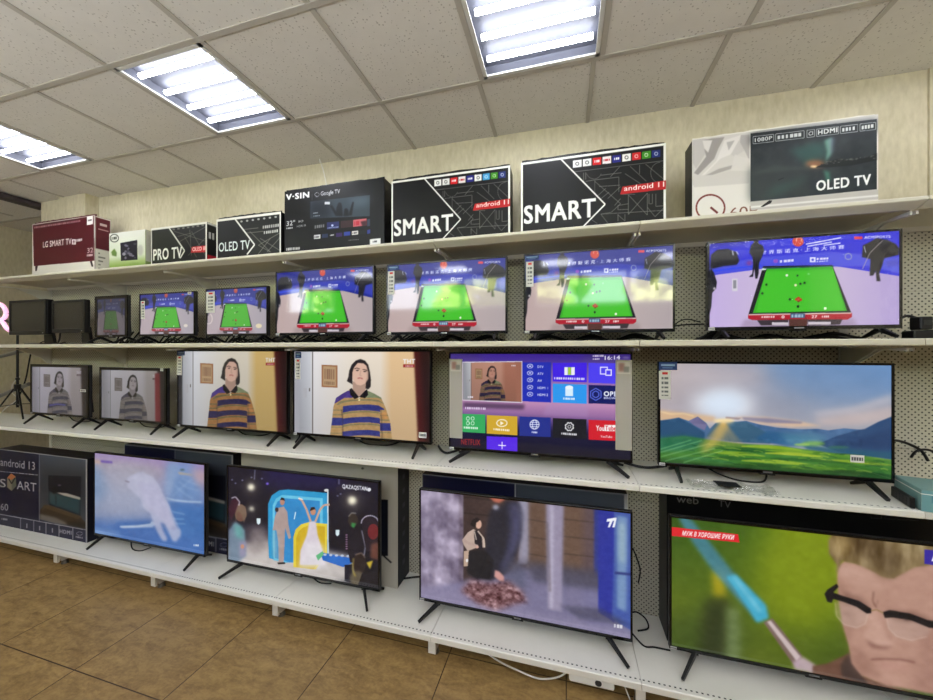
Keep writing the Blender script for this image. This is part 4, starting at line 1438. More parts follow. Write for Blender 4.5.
c = face('B5', 2.2, (270, 160, 7.146), (20, 21, 23))
c.poly([(90, 560), (700, 520), (820, 440), (820, 600), (90, 660)], (30, 33, 32), 0.7, 14)
c.text('V·SIN', (118, 287), (279, 268), 40, (236, 236, 236), 0.05)
c.line([(301, 245), (301, 290)], 2, (120, 120, 120))
c.ring(337, 248, 16, 13, 4, (200, 200, 204))
c.line([(328, 265), (346, 263)], 3, (200, 200, 204))
c.text('Google TV', (364, 256), (500, 238), 29, (232, 232, 236), 0.015)
c.poly([(290, 298), (712, 252), (712, 402), (290, 418)], (70, 84, 96))
c.poly([(290, 298), (430, 282), (430, 412), (290, 418)], (36, 44, 56), 0.9, 8)
c.poly([(560, 270), (712, 252), (712, 320), (600, 340)], (104, 120, 132), 0.8, 8)
for pts in ([(470, 400), (476, 340), (490, 306), (506, 306), (514, 330), (520, 402)], [(525, 402), (532, 352), (545, 345), (558, 356), (564, 400)], [(430, 330), (444, 325), (480, 380), (470, 400)], [(560, 395), (590, 300), (598, 302), (584, 396)]):
    c.poly(pts, (26, 30, 38), 0.95, 1)
c.rect(392, 300, 428, 318, (214, 216, 220))
c.dashes((310, 385), (345, 381), 7, 5, (170, 176, 186))
c.dashes((312, 405), (360, 401), 7, 5, (150, 156, 166))
for x0, x1, y, cc in ((312, 400, 460, (30, 32, 36)), (407, 494, 447, (56, 66, 120)), (506, 588, 437, (74, 50, 54)), (593, 690, 428, (206, 120, 128)), (694, 714, 424, (70, 84, 104))):
    c.poly([(x0, y), (x1, y - (x1 - x0) * 0.1), (x1, y + 50 - (x1 - x0) * 0.1), (x0, y + 50)], cc)
c.dashes((320, 490), (392, 480), 22, 5, (180, 180, 184), 0.7)
c.ell(446, 468, 8, 8, (200, 210, 240))
c.dashes((412, 490), (490, 482), 8, 8, (190, 200, 230), 0.8)
c.dashes((602, 470), (640, 464), 30, 3, (190, 40, 60), 0.7)
c.poly([(646, 440), (690, 432), (690, 470), (660, 474)], (60, 34, 44), 0.8, 1)
for x0, x1, y, cc in ((315, 360, 536, (206, 206, 206)), (372, 415, 530, (56, 70, 100)), (428, 462, 524, (40, 40, 42)), (472, 516, 522, (70, 44, 110)), (528, 573, 514, (58, 80, 160)), (585, 629, 508, (214, 210, 206)), (640, 684, 504, (36, 44, 44)), (694, 715, 500, (60, 76, 150))):
    c.poly([(x0, y), (x1, y - 4), (x1, y + 24), (x0, y + 28)], cc)
c.dashes((320, 556), (355, 553), 10, 4, (60, 60, 66))
c.dashes((590, 528), (624, 524), 10, 4, (60, 60, 66))
c.dashes((430, 542), (460, 538), 7, 4, (220, 220, 220))
c.text('32"', (120, 472), (180, 464), 34, (214, 216, 216), 0.02)
c.dashes((120, 494), (166, 490), 11, 5, (214, 216, 216))
c.text('HD', (208, 447), (238, 443), 15, (214, 216, 216), 0.02)
c.text('HDR10', (194, 482), (256, 474), 15, (200, 202, 202), 0.02)
c.dashes((560, 576), (636, 570), 5, 10, (150, 150, 150))
c.dashes((120, 646), (220, 638), 18, 9, (206, 206, 206))
c.poly([(712, 566), (788, 558), (788, 600), (712, 606)], (232, 232, 232))
c.dashes((734, 590), (764, 586), 12, 3, (70, 70, 76))
PIC['B5'] = c

V1 = (0, 180, 5.83)
c = face('B1', 2.6, V1, (226, 222, 214))
c.poly([(193, 264), (547, 210), (549, 470), (198, 502)], (104, 36, 50))
c.dashes((200, 284), (470, 244), 10, 34, (206, 176, 178), 0.8)
c.text('LG SMART TV', (252, 394), (416, 374), 34, (240, 234, 232), 0.02)
c.rect(420, 346, 442, 376, (236, 230, 230))
c.line([(424, 361), (438, 361)], 4, (104, 36, 50))
c.line([(431, 350), (431, 372)], 4, (104, 36, 50))
c.dashes((446, 360), (480, 355), 14, 5, (236, 228, 228))
c.text('32', (508, 426), (542, 421), 28, (228, 206, 208), -0.012)
c.dashes((506, 446), (542, 442), 12, 4, (230, 214, 214))
c.poly([(507, 214), (541, 209), (541, 258), (507, 264)], (236, 232, 228))
c.dashes((512, 242), (536, 238), 9, 4, (90, 84, 84))
c.poly([(207, 502), (222, 500), (216, 530), (207, 530)], (54, 30, 36))
c.poly([(524, 474), (536, 472), (544, 504), (534, 506)], (54, 30, 36))
PIC['B1'] = c

c = face('B2', 2.8, V1, (222, 222, 214))
c.vramp([(0, (226, 226, 220)), (0.55, (214, 220, 200)), (0.78, (150, 176, 96)), (1, (128, 156, 74))])
c.ring(668, 340, 24, 22, 6, (84, 88, 80))
c.dashes((652, 350), (684, 346), 16, 3, (84, 88, 80))
c.poly([(655, 440), (650, 420), (668, 400), (682, 424), (680, 446)], (110, 140, 70), 0.9, 1)
c.poly([(702, 368), (800, 350), (802, 464), (706, 472)], (52, 50, 62))
for k in range(16):
    r_ = random.Random(k)
    c.ell(715 + r_.random() * 75, 372 + r_.random() * 85, 6 + 6 * r_.random(), 5 + 5 * r_.random(), r_.choice([(140, 136, 150), (90, 90, 104), (180, 178, 186), (30, 30, 40)]), 0.9, 0.6)
c.ell(818, 410, 16, 32, (190, 188, 184), 0.8, 2)
PIC['B2'] = c

c = face('B8', 2.2, (680, 100, 4.443), (226, 222, 218))
c.poly([(55, 165), (308, 145), (308, 330), (55, 380)], (214, 210, 206), 1, 1)
c.view = (690, 110, 4.911)
for pts, cc in (([(14, 150), (60, 140), (110, 150), (80, 210), (30, 290), (14, 260)], (200, 196, 194)), ([(60, 150), (110, 140), (170, 134), (140, 190), (120, 240), (40, 320), (20, 310), (80, 230)], (168, 163, 161)),
                ([(110, 150), (90, 210), (70, 190), (60, 150)], (224, 220, 217)), ([(170, 150), (250, 124), (220, 210), (150, 240), (70, 320), (50, 330), (130, 250)], (226, 222, 219)), ([(250, 124), (292, 122), (292, 250), (268, 200), (240, 190)], (186, 181, 179)),
                ([(240, 150), (268, 200), (220, 230), (200, 220)], (206, 202, 199)), ([(180, 160), (220, 150), (190, 200)], (188, 184, 182)), ([(60, 330), (140, 290), (230, 266), (200, 290), (110, 320)], (178, 173, 171)), ([(220, 220), (292, 240), (292, 300), (200, 300)], (218, 214, 211)), ([(20, 320), (120, 320), (200, 300), (290, 300), (290, 360), (20, 380)], (210, 206, 203))):
    c.poly(pts, cc, 0.95, 0.9)
c.view = (680, 100, 4.443)
c.ring(136, 478, 63, 57, 8, (140, 74, 66))
c.line([(136, 476), (168, 502)], 10, (130, 62, 56))
c.text('60P', (222, 524), (348, 512), 46, (142, 100, 84), -0.004)
c.poly([(313, 150), (873, 86), (873, 397), (313, 452)], (56, 64, 68))
c.noise(16, 18, 10, c.mask(c.m([(313, 150), (873, 86), (873, 397), (313, 452)])))
c.poly([(313, 150), (873, 86), (873, 140), (313, 200)], (34, 40, 46), 0.8, 8)
c.poly([(313, 300), (560, 290), (560, 420), (313, 450)], (66, 74, 74), 0.8, 10)
c.poly([(480, 220), (640, 180), (660, 250), (560, 290)], (60, 110, 104), 0.7, 8)
c.poly([(640, 180), (676, 165), (672, 240), (644, 280), (652, 230)], (130, 176, 160), 0.9, 3)
c.poly([(660, 170), (690, 165), (680, 230), (665, 250)], (150, 150, 176), 0.5, 4)
c.poly([(636, 310), (664, 320), (668, 365), (650, 365)], (90, 150, 130), 0.8, 3)
c.ell(598, 284, 44, 18, (190, 130, 90), 0.8, 5)
c.ell(594, 296, 16, 5, (255, 224, 176), 1, 1.5)
c.poly([(600, 300), (650, 280), (700, 262), (760, 268), (820, 258), (873, 236), (873, 268), (760, 292), (660, 300)], (34, 38, 40), 1, 0.8)
for k in range(40):
    r_ = random.Random(k)
    x = 625 + r_.random() * 245
    c.ell(x, 292 - (x - 600) * 0.12 - r_.random() * 14, 2 + r_.random() * 6, 2, r_.choice([(140, 140, 132), (90, 90, 84), (24, 26, 28)]), 0.7, 0.7)
c.poly([(313, 330), (420, 290), (560, 300), (600, 304), (430, 320)], (84, 90, 88), 0.6, 3)
c.line([(436, 356), (460, 346)], 4, (30, 34, 36), 0.8)
c.poly([(360, 430), (420, 380), (600, 330), (440, 430)], (70, 110, 104), 0.4, 8)
wh = (220, 222, 222)
for x0, x1, t in ((325, 416, '1080P'), (425, 551, ''), (563, 597, 'CI'), (605, 704, 'HDMI'), (712, 788, ''), (798, 868, '')):
    y = 164 - (x0 - 325) * 0.118
    dy = -(x1 - x0) * 0.118
    c.line([(x0, y), (x1, y + dy), (x1, y + dy + 32), (x0, y + 32), (x0, y)], 2.6, wh, 0.75)
    if t:
        c.text(t, (x0 + 8, y + 24), (x1 - 7, y + 24 + dy), 17 if t != 'HDMI' else 20, wh, 0.02 if t != 'HDMI' else 0.05)
    else:
        c.dashes((x0 + 8, y + 24), (x1 - 8, y + 24 + dy), 16, 6 if x1 - x0 > 90 else 4, wh, 0.95, int(x0))
c.text('OLED TV', (606, 403), (845, 374), 44, (240, 240, 240), 0.04)
c.poly([(313, 452), (880, 397), (880, 440), (313, 490)], (196, 192, 188), 1, 1)
c.line([(313, 476), (880, 424)], 8, (232, 230, 228), 0.9, 1)
c.poly([(358, 474), (396, 446), (410, 446), (404, 458), (370, 474)], (40, 38, 38))
PIC['B8'] = c

V20 = (0, 430, 5.385)


def android_box(key, res):
    c = face(key, res, V20, (30, 32, 70))
    like(c, 'B20')
    c.poly([(214, 80), (470, 105), (470, 545), (214, 480)], (92, 98, 110))
    c.poly([(214, 200), (470, 220), (470, 420), (214, 400)], (74, 78, 86), 0.9, 10)
    c.poly([(214, 80), (470, 105), (470, 160), (214, 140)], (110, 116, 128), 0.7, 12)
    c.poly([(216, 430), (240, 405), (432, 470), (464, 500), (464, 530), (216, 478)], (84, 68, 52), 1, 1)
    c.poly([(216, 450), (300, 470), (380, 510), (300, 505), (216, 480)], (150, 146, 140), 0.8, 2)
    c.poly([(360, 490), (464, 500), (464, 532), (360, 510)], (52, 40, 30), 0.9, 2)
    c.poly([(260, 244), (436, 250), (432, 462), (262, 402)], (36, 38, 54))
    c.poly([(264, 330), (432, 370), (430, 455), (264, 396)], (70, 104, 112), 0.95, 2)
    c.poly([(300, 335), (360, 340), (432, 362), (432, 376), (340, 352)], (206, 200, 190), 0.9, 0.8)
    c.poly([(264, 320), (300, 300), (320, 330), (290, 345)], (24, 26, 36), 0.9, 1.5)
    c.ell(320, 298, 10, 4, (150, 140, 150), 0.8, 1)
    c.line([(300, 350), (302, 400)], 6, (40, 60, 66), 0.8, 1)
    c.poly([(226, 440), (234, 405), (262, 402), (432, 462), (440, 470), (420, 480), (240, 420)], (110, 92, 70), 0.9, 1)
    sv = (190, 190, 196)
    c.text('android 13', (4, 192), (188, 216), 42, sv, 0.004)
    c.line([(-10, 222), (206, 243)], 3, sv)
    c.text('S', (2, 306), (32, 309), 44, sv, 0.004)
    c.text('ART', (92, 318), (197, 333), 46, sv, 0.004)
    c.poly([(62, 234), (86, 252), (88, 302), (64, 328), (40, 308), (40, 258)], (150, 146, 130))
    c.poly([(62, 234), (86, 252), (64, 270), (40, 258)], (190, 130, 90))
    c.poly([(64, 270), (86, 252), (88, 302), (64, 328)], (120, 124, 112))
    c.line([(48, 262), (64, 290), (82, 258)], 6, (60, 56, 52))
    c.text('60', (5, 430), (45, 434), 36, sv, 0.004)
    c.poly([(-200, 420), (470, 536), (470, 605), (-200, 480)], (38, 40, 76))
    c.line([(-200, 416), (470, 538)], 4, sv)
    for x in (-60, 112, 182, 248, 318, 392):
        y = 455 + x * 0.178
        c.line([(x, y), (x, y + 62)], 3.5, sv)
    c.dashes((10, 482), (44, 487), 10, 4, sv)
    for x in (146, 214, 282):
        y = 476 + x * 0.182
        c.line([(x, y), (x, y + 24)], 6, sv, 0.9)
        c.dashes((x - 22, y + 40), (x + 20, y + 46), 6, 6, sv, 0.8)
    c.text('HDMI', (322, 553), (384, 562), 20, sv, 0.05)
    c.ring(428, 556, 16, 9, 3, sv)
    c.dashes((408, 578), (446, 584), 9, 5, sv)
    c.H = homography(quad_of(G[key]), [(0, 0), (c.w, 0), (c.w, c.h), (0, c.h)])
    for a in ((0, 0, 1, 0.012), (0.984, 0, 1, 1), (0.49, 0, 0.4945, 0.86), (0, 0, 0.006, 1)):
        c.nrect(*a, (176, 176, 180))
    return c


PIC['B20'] = android_box('B20', 2.0)
PIC['B21'] = android_box('B21', 1.3)
PIC['B23'] = android_box('B23', 0.9)

c = face('B22', 1.4, (215, 455, 4.375), (196, 192, 182))
c.poly([(240, 180), (755, 196), (755, 440), (240, 420)], (30, 32, 46))
c.poly([(260, 190), (745, 204), (745, 425), (260, 408)], (44, 48, 66))
c.line([(728, 432), (770, 470)], 7, (40, 40, 46))
c.ell(645, 60, 6, 5, (110, 108, 100))
PIC['B22'] = c

c = face('B24', 1.4, (613, 460, 2.916), (20, 20, 22))
c.text('web', (186, 124), (250, 130), 22, (150, 150, 150), -0.01)
c.text('TV', (308, 136), (344, 142), 20, (150, 150, 150), -0.01)
for x in (752, 792, 828, 860):
    y = 150 + (x - 752) * 0.05
    c.line([(x, y), (x + 30, y + 2), (x + 30, y + 22), (x, y + 20), (x, y)], 2.4, (84, 84, 84))
    c.line([(x + 8, y + 10), (x + 22, y + 11)], 4, (84, 84, 84))
PIC['B24'] = c

for k_, c_ in PIC.items():              # printed inks are deeper than the paint mixes above
    if k_[0] == 'B':
        c_.a = 255 * (np.clip(c_.a, 0, 255) / 255) ** 1.3
PIC['T12'].grade(0.93)
PIC['T17'].a = 255 * (np.clip(PIC['T17'].a, 0, 255) / 255) ** 1.12


# ------------------------------------------------------------------ the setting
Z1, Z2, Z3, Z4 = 0.14, 1.0, 1.665, 2.206          # shelf tops
F1, F2 = 1.727, 1.778                              # front edges of the base and of the upper shelves
PEG = 2.195                                        # face of the back panels
XL, XR, YB, CEIL = -6.0, 3.4, -2.4, 2.995


def wall_y(x):
    return 2.285 + (x - 1.9) * (2.285 - 2.215) / 6.0


bm = bmesh.new()
B(bm, XL - 0.1, XR + 0.1, YB - 0.1, 3.7, -0.1, 0.0)
struct(obj('floor', bm, M['floor']))
GX, LX = 0.575, 0.17
bm = bmesh.new()
B(bm, XL - 0.1, XR + 0.1, YB - 0.1, 3.7, CEIL + 0.12, CEIL + 0.2)
B(bm, XL, -4.70, 2.4, 3.6, CEIL, CEIL + 0.02)
LIGHTS = [(LX + GX * k - GX / 2, y) for k in (-6, -3, 0, 3) for y in (1.4875, 0.3375, -0.8125, -1.9625)]  # rows over and behind the camera are unseen, added to brighten the room


def is_light(x, y):
    return any(abs(x - a) < 0.1 and abs(y - b_) < 0.1 for a, b_ in LIGHTS)


ys = [1.775 - GX * j for j in range(8)]
for j in range(-11, 7):
    x = LX + GX * j
    B(bm, x, x + GX, 1.775, 2.4, CEIL, CEIL + 0.02)
    for y in ys:
        if not is_light(x + GX / 2, y - GX / 2):
            B(bm, x, x + GX, y - GX, y, CEIL, CEIL + 0.02)
struct(obj('ceiling', bm, M['ceiling']))
bm = bmesh.new()
for j in range(-11, 7):
    x = LX + GX * j
    B(bm, x - 0.012, x + 0.012, ys[-1] - GX, 1.775, CEIL - 0.006, CEIL - 0.0005)
    x = 0.133 + 0.558 * j
    B(bm, x - 0.011, x + 0.011, 1.787, 2.28, CEIL - 0.006, CEIL - 0.0005)
for y in ys:
    B(bm, XL, XR, y - 0.012, y + 0.012, CEIL - 0.007, CEIL - 0.001)
for y in (2.36, 2.94):
    B(bm, XL, -4.71, y - 0.012, y + 0.012, CEIL - 0.007, CEIL - 0.001)
struct(obj('trim_1', bm, M['grid_bar']))
bm = bmesh.new()
prism(bm, [(-4.70, wall_y(-4.7)), (XR + 0.1, wall_y(XR)), (XR + 0.1, 3.7), (-4.70, 3.7)], 'z', 0, CEIL + 0.1)
struct(obj('wall_back', bm, M['wallpaper']))
struct(obj('wall_recess', box(XL - 0.1, -4.70, 3.6, 3.7, 0, CEIL + 0.1), M['wallpaper']))
struct(obj('wall_left', box(XL - 0.1, XL, YB, 3.7, 0, CEIL + 0.1), M['wallpaper']))
struct(obj('wall_right', box(XR, XR + 0.1, YB, 2.5, 0, CEIL + 0.1), M['wallpaper']))
WIN = [(-5.7, -4.5), (-3.5, -0.95), (-0.5, 1.75)]
WZ0, WZ1 = 2.36, 2.965
bm = bmesh.new()
B(bm, XL - 0.1, XR + 0.1, YB - 0.1, YB, 0, WZ0)
B(bm, XL - 0.1, XR + 0.1, YB - 0.1, YB, WZ1, CEIL + 0.1)
xs = [XL - 0.1] + [x for w_ in WIN for x in w_] + [XR + 0.1]
for i in range(0, len(xs), 2):
    B(bm, xs[i], xs[i + 1], YB - 0.1, YB, WZ0, WZ1)
struct(obj('wall_front', bm, M['rear_paint']))
for i, (a, b_) in enumerate(WIN):
    bm = bmesh.new()
    for q in ((a, a + 0.05, WZ0, WZ1), (b_ - 0.05, b_, WZ0, WZ1), (a, b_, WZ0, WZ0 + 0.05), (a, b_, WZ1 - 0.05, WZ1)):
        B(bm, q[0], q[1], YB - 0.08, YB + 0.01, q[2], q[3])
    nmul = 1 if b_ - a < 1.5 else 2
    for k in range(1, nmul + 1):
        x = a + (b_ - a) * k / (nmul + 1)
        B(bm, x - 0.03, x + 0.03, YB - 0.08, YB + 0.01, WZ0, WZ1)
    w_ = struct(obj('window_%d' % (i + 1), bm, M['window_frame']))
    obj('window_pane', box(a + 0.05, b_ - 0.05, YB - 0.05, YB - 0.045, WZ0 + 0.05, WZ1 - 0.05), M['glass'], w_)

# column with a boxed-in duct beside it, and the dark rail under the ceiling at the left
struct(obj('trim_2', box(-4.40, -4.05, 2.12, 2.4, Z4 + 0.006, CEIL), M['wallpaper']))
struct(obj('trim_3', box(-4.70, -4.405, 2.145, 2.4, Z4 + 0.006, CEIL), M['wallpaper']))
struct(obj('trim_4', box(-4.80, -4.70, YB, 2.18, CEIL - 0.05, CEIL - 0.008), M['dark_beam']))
struct(obj('trim_5', box(1.715, 1.735, wall_y(1.72) - 0.012, wall_y(1.72) + 0.02, 2.215, CEIL), M['wallpaper']))

# street outside
struct(obj('street_ground', box(-14, 12, -16, YB - 0.1, -0.3, -0.12), M['asphalt']))
for i, (x, y, r_, lb) in enumerate(((-7.0, -6.6, 1.4, 'round green tree outside beyond the leftmost high window'),
                                    (-2.9, -7.4, 1.5, 'broad green tree outside beyond the middle high window'),
                                    (-0.35, -6.2, 0.95, 'small green tree outside between two high windows'),
                                    (2.9, -7.0, 1.3, 'green tree outside beyond the rightmost high window'))):
    t = thing('tree', lb, 'tree', (x, y, -0.12), 'trees outside the shop')
    obj('trunk', tube(bmesh.new(), [Vector((0, 0, 0)), Vector((0.03, 0, 1.5)), Vector((0, 0.05, 3.2))], 0.14, 8, 0.06), M['bark'], t)
    bm = bmesh.new()
    rr = random.Random(i)
    for k in range(46):
        d = Vector((rr.gauss(0, 1), rr.gauss(0, 1), rr.gauss(0, 0.9))).normalized() * r_ * rr.uniform(0.35, 1.0)
        mm = bmesh.ops.create_icosphere(bm, subdivisions=1, radius=r_ * rr.uniform(0.16, 0.34))
        for v in mm['verts']:
            v.co = v.co * rr.uniform(0.75, 1.2) + d + Vector((0, 0, 3.3))
    obj('crown', bm, M['leaf'], t)

# ------------------------------------------------------------------ ceiling lights
LNAME = {(-6, 0): 'square four tube ceiling light at the far left', (-3, 0): 'square four tube ceiling light above the maroon and black boxes',
         (0, 0): 'square four tube ceiling light above the boxes with red tags', (3, 0): 'square four tube ceiling light above the right end of the shelves'}
for i, (x, y) in enumerate(LIGHTS):
    k = (-6, -3, 0, 3)[i // 4]
    row = i % 4
    lb = LNAME[(k, 0)] if y > 0 else LNAME[(k, 0)].replace('square', 'added square ' + ('', 'overhead', 'rear', 'rearmost')[row]).replace('above', 'opposite').replace('at the far', 'nearer the windows at the')
    t = thing('ceiling_light', lb, 'ceiling light', (x, y, CEIL), 'square ceiling lights')
    h_ = GX / 2 - 0.014
    bm = bmesh.new()
    for q in ((-h_, h_, -h_, -h_ + 0.018), (-h_, h_, h_ - 0.018, h_), (-h_, -h_ + 0.018, -h_, h_), (h_ - 0.018, h_, -h_, h_)):
        B(bm, q[0], q[1], q[2], q[3], -0.008, 0.0)
    obj('frame', bm, M['light_frame'], t)
    bm = bmesh.new()
    B(bm, -h_, h_, -h_, h_, 0.05, 0.054)
    for q in ((-h_, h_, -h_, -h_ + 0.004), (-h_, h_, h_ - 0.004, h_), (-h_, -h_ + 0.004, -h_, h_), (h_ - 0.004, h_, -h_, h_)):
        B(bm, q[0], q[1], q[2], q[3], 0.0, 0.052)
    obj('reflector', bm, M['tray'], t)
    for j in range(4):
        yy = -h_ + 0.03 + (2 * h_ - 0.06) * (j + 0.5) / 4
        obj('tube', tube(bmesh.new(), [Vector((-h_ + 0.035, yy, 0.018)), Vector((h_ - 0.035, yy, 0.018))], 0.0125, 12), M['tube'], t, smooth=True)

# ------------------------------------------------------------------ shelving
BAY = [-5.67 + i for i in range(9)]


def upright(x, label, top):
    t = thing('shelf_upright', label, 'shelf post', (x, 0, 0), 'posts of the wall shelving')
    bm = bmesh.new()
    B(bm, -0.018, 0.018, PEG - 0.004, PEG + 0.012, 0.02, top)
    obj('post', bm, M['white_metal'], t)
    bm = prism(bmesh.new(), [(F1 + 0.05, 0.03), (F1 + 0.03, Z1 - 0.036), (PEG - 0.006, Z1 - 0.036), (PEG - 0.006, 0.045), (F1 + 0.2, 0.045), (F1 + 0.12, 0.03)], 'x', -0.016, 0.016)
    B(bm, -0.02, 0.02, F1 + 0.022, F1 + 0.036, 0.03, Z1 - 0.036)
    obj('base_leg', bm, M['white_metal'], t)
    bm = tube(bmesh.new(), [Vector((0, F1 + 0.075, 0.0)), Vector((0, F1 + 0.075, 0.012)), Vector((0, F1 + 0.075, 0.0305))], 0.022, 12, 0.014)
    obj('foot', bm, M['grey_metal'], t)


UP = ['at the far left end of the lower shelves', 'beside the tripod', 'behind the small black monitor', 'below the second monitor showing green snooker table', 'behind the large stage show television',
      'left of the street scene television', 'between the street scene and close-up face televisions', 'at the right end by the teal box', 'beyond the right end of the picture']
for x, s_ in zip(BAY, UP):
    upright(x, 'white shelf post and base leg ' + s_, 1.06 if x < -5 else 2.205)

SEAMS = [0.36, 0.77, 1.15, 1.525, 1.9]
PN = {1: 'behind the two black monitors at left', 2: 'behind the small screens', 3: 'behind the stage show television', 4: 'behind the second striped sweater television',
      5: 'behind the app menu television', 6: 'behind the landscape television', 7: 'beside the landscape television at the right edge'}
for i in range(1, 8):
    bm = bmesh.new()
    zs = [0.06] + SEAMS + [2.2]
    for a, b_ in zip(zs[:-1], zs[1:]):
        B(bm, 0.02, 0.98, 0, 0.012, a + 0.0015, b_ - 0.0015)
    o = obj('back_panel', bm, M['pegboard'])
    o.location = (BAY[i], PEG, 0)
    tag(o, 'perforated white back panel ' + PN[i], 'back panel', 'perforated back panels')

SH = {
    4: {1: 'under the maroon television box', 2: 'under the small white and green box', 3: 'under the black OLED box with white border', 4: 'under the black box with streaming tiles', 5: 'under the left SMART box',
        6: 'under the white box with aurora picture', 7: 'at the right edge, empty'},
    3: {1: 'under the two black monitors', 2: 'under the dim narrow screen', 3: 'under the third small snooker screen', 4: 'under the first large snooker television', 5: 'under the second large snooker television',
        6: 'under the film wrapped snooker television', 7: 'under the black power adapters'},
    2: {0: 'under the black tripod', 1: 'under the greyest leftmost striped sweater screen', 2: 'under the grey screen with red curtain', 3: 'under the darker television with striped sweater', 4: 'under the brighter television with striped sweater',
        5: 'under the app menu television', 6: 'under the mountain landscape television', 7: 'under the pale teal box'},
    1: {0: 'beyond the left edge of the picture', 1: 'under the navy android 13 box', 2: 'under the pale blue television', 3: 'under the stage show television', 4: 'between stage show and street scene televisions',
        5: 'under the street scene television', 6: 'under the close-up face television', 7: 'at the lower right edge'}}
LVL = {4: 'white metal top shelf section ', 3: 'white metal second shelf section ', 2: 'white metal third shelf section ', 1: 'white metal bottom shelf section '}
for lv in (1, 2, 3, 4):
    z, f_ = {1: (Z1, F1), 2: (Z2, F2), 3: (Z3, F2), 4: (Z4, F2 - 0.015)}[lv]
    for i, s_ in SH[lv].items():
        t = thing('shelf', LVL[lv] + s_, 'shelf', (BAY[i] + 0.0015, f_, z), {4: 'top row of shelf sections', 3: 'second row of shelf sections', 2: 'third row of shelf sections', 1: 'bottom row of shelf sections'}[lv])
        dep = PEG - 0.006 - f_
        bm = bmesh.new()
        lip = -0.034 if lv == 1 else -0.028
        prof = [(0.004, 0), (0, -0.004), (0, lip + 0.004), (0.004, lip), (0.02, lip), (0.02, -0.006), (dep - 0.02, -0.006), (dep - 0.02, -0.03), (dep, -0.03), (dep, 0)]
        if lv == 4:
            prof = [(0.004, 0), (0, -0.004), (0, -0.014), (0.006, -0.018), (0.05, -0.034), (0.06, -0.034), (0.06, -0.028), (0.02, -0.008), (dep - 0.02, -0.008), (dep - 0.02, -0.03), (dep, -0.03), (dep, 0)]
        prism(bm, prof, 'x', 0, 0.997)
        obj('deck', bm, M['shelf' if lv < 3 else 'shelf_dimmed'], t)
        if lv > 1:
            kb = 0.44 if lv == 2 else 1.0
            for x in (0.004, 0.985):
                p_ = [(dep, -0.036), (0.06, -0.036), (0.06, -0.05), (0.2, -0.042), (dep - 0.13, -0.082), (dep - 0.06, -0.12), (dep - 0.025, -0.17), (dep, -0.17)]
                p_ = [(a, -0.036 + (b_ + 0.036) * kb) for a, b_ in p_]
                obj('bracket', prism(bmesh.new(), p_, 'x', x, x + 0.008), M['white_metal'], t)

# ------------------------------------------------------------------ televisions
def small_print(w, h, kind):
    """a strip of specification stickers, drawn straight on to its own face"""
    cv = Cv.__new__(Cv)
    cv.w, cv.h = w, h
    cv.a = np.ones((h, w, 3)) * np.array({'tab': (40, 66, 122), 'strip': (206, 206, 202), 'milky': (176, 172, 160), 'tag': (226, 226, 224)}[kind], float)
    return cv


def stick(t, name, x0, x1, z0, z1, kind, label):
    """paper stuck on the front of a screen, in the television's own coordinates"""
    y = -0.0012
    n = max(10, int((x1 - x0) * 700)), max(12, int((z1 - z0) * 700))
    cv = small_print(n[0], n[1], kind)
    if kind == 'strip':
        cv.nrect(0.3, 0.05, 0.75, 0.13, (196, 40, 44))
        for k, (a, b) in enumerate(((0.22, 0.30), (0.38, 0.47), (0.55, 0.61), (0.69, 0.76), (0.84, 0.88))):
            cv.nrect(0.24, a, 0.80, b, (92, 94, 98), 0.9)
            cv.nrect(0.40, a, 0.48, b, (206, 206, 202), 0.9)
    elif kind == 'tab':
        cv.nrect(0.12, 0.25, 0.88, 0.5, (150, 176, 214), 0.9)
        cv.nrect(0.2, 0.65, 0.75, 0.78, (110, 140, 190), 0.9)
    elif kind == 'tag':
        cv.nrect(0.1, 0.3, 0.9, 0.75, (70, 72, 78), 0.95)
        for k in range(4):
            cv.nrect(0.22 + k * 0.18, 0.3, 0.27 + k * 0.18, 0.75, (226, 226, 224), 0.9)
    o = picture(name, cv, x0, x1, z0, z1, y - 0.0006, M['print'], t, label)
    return o


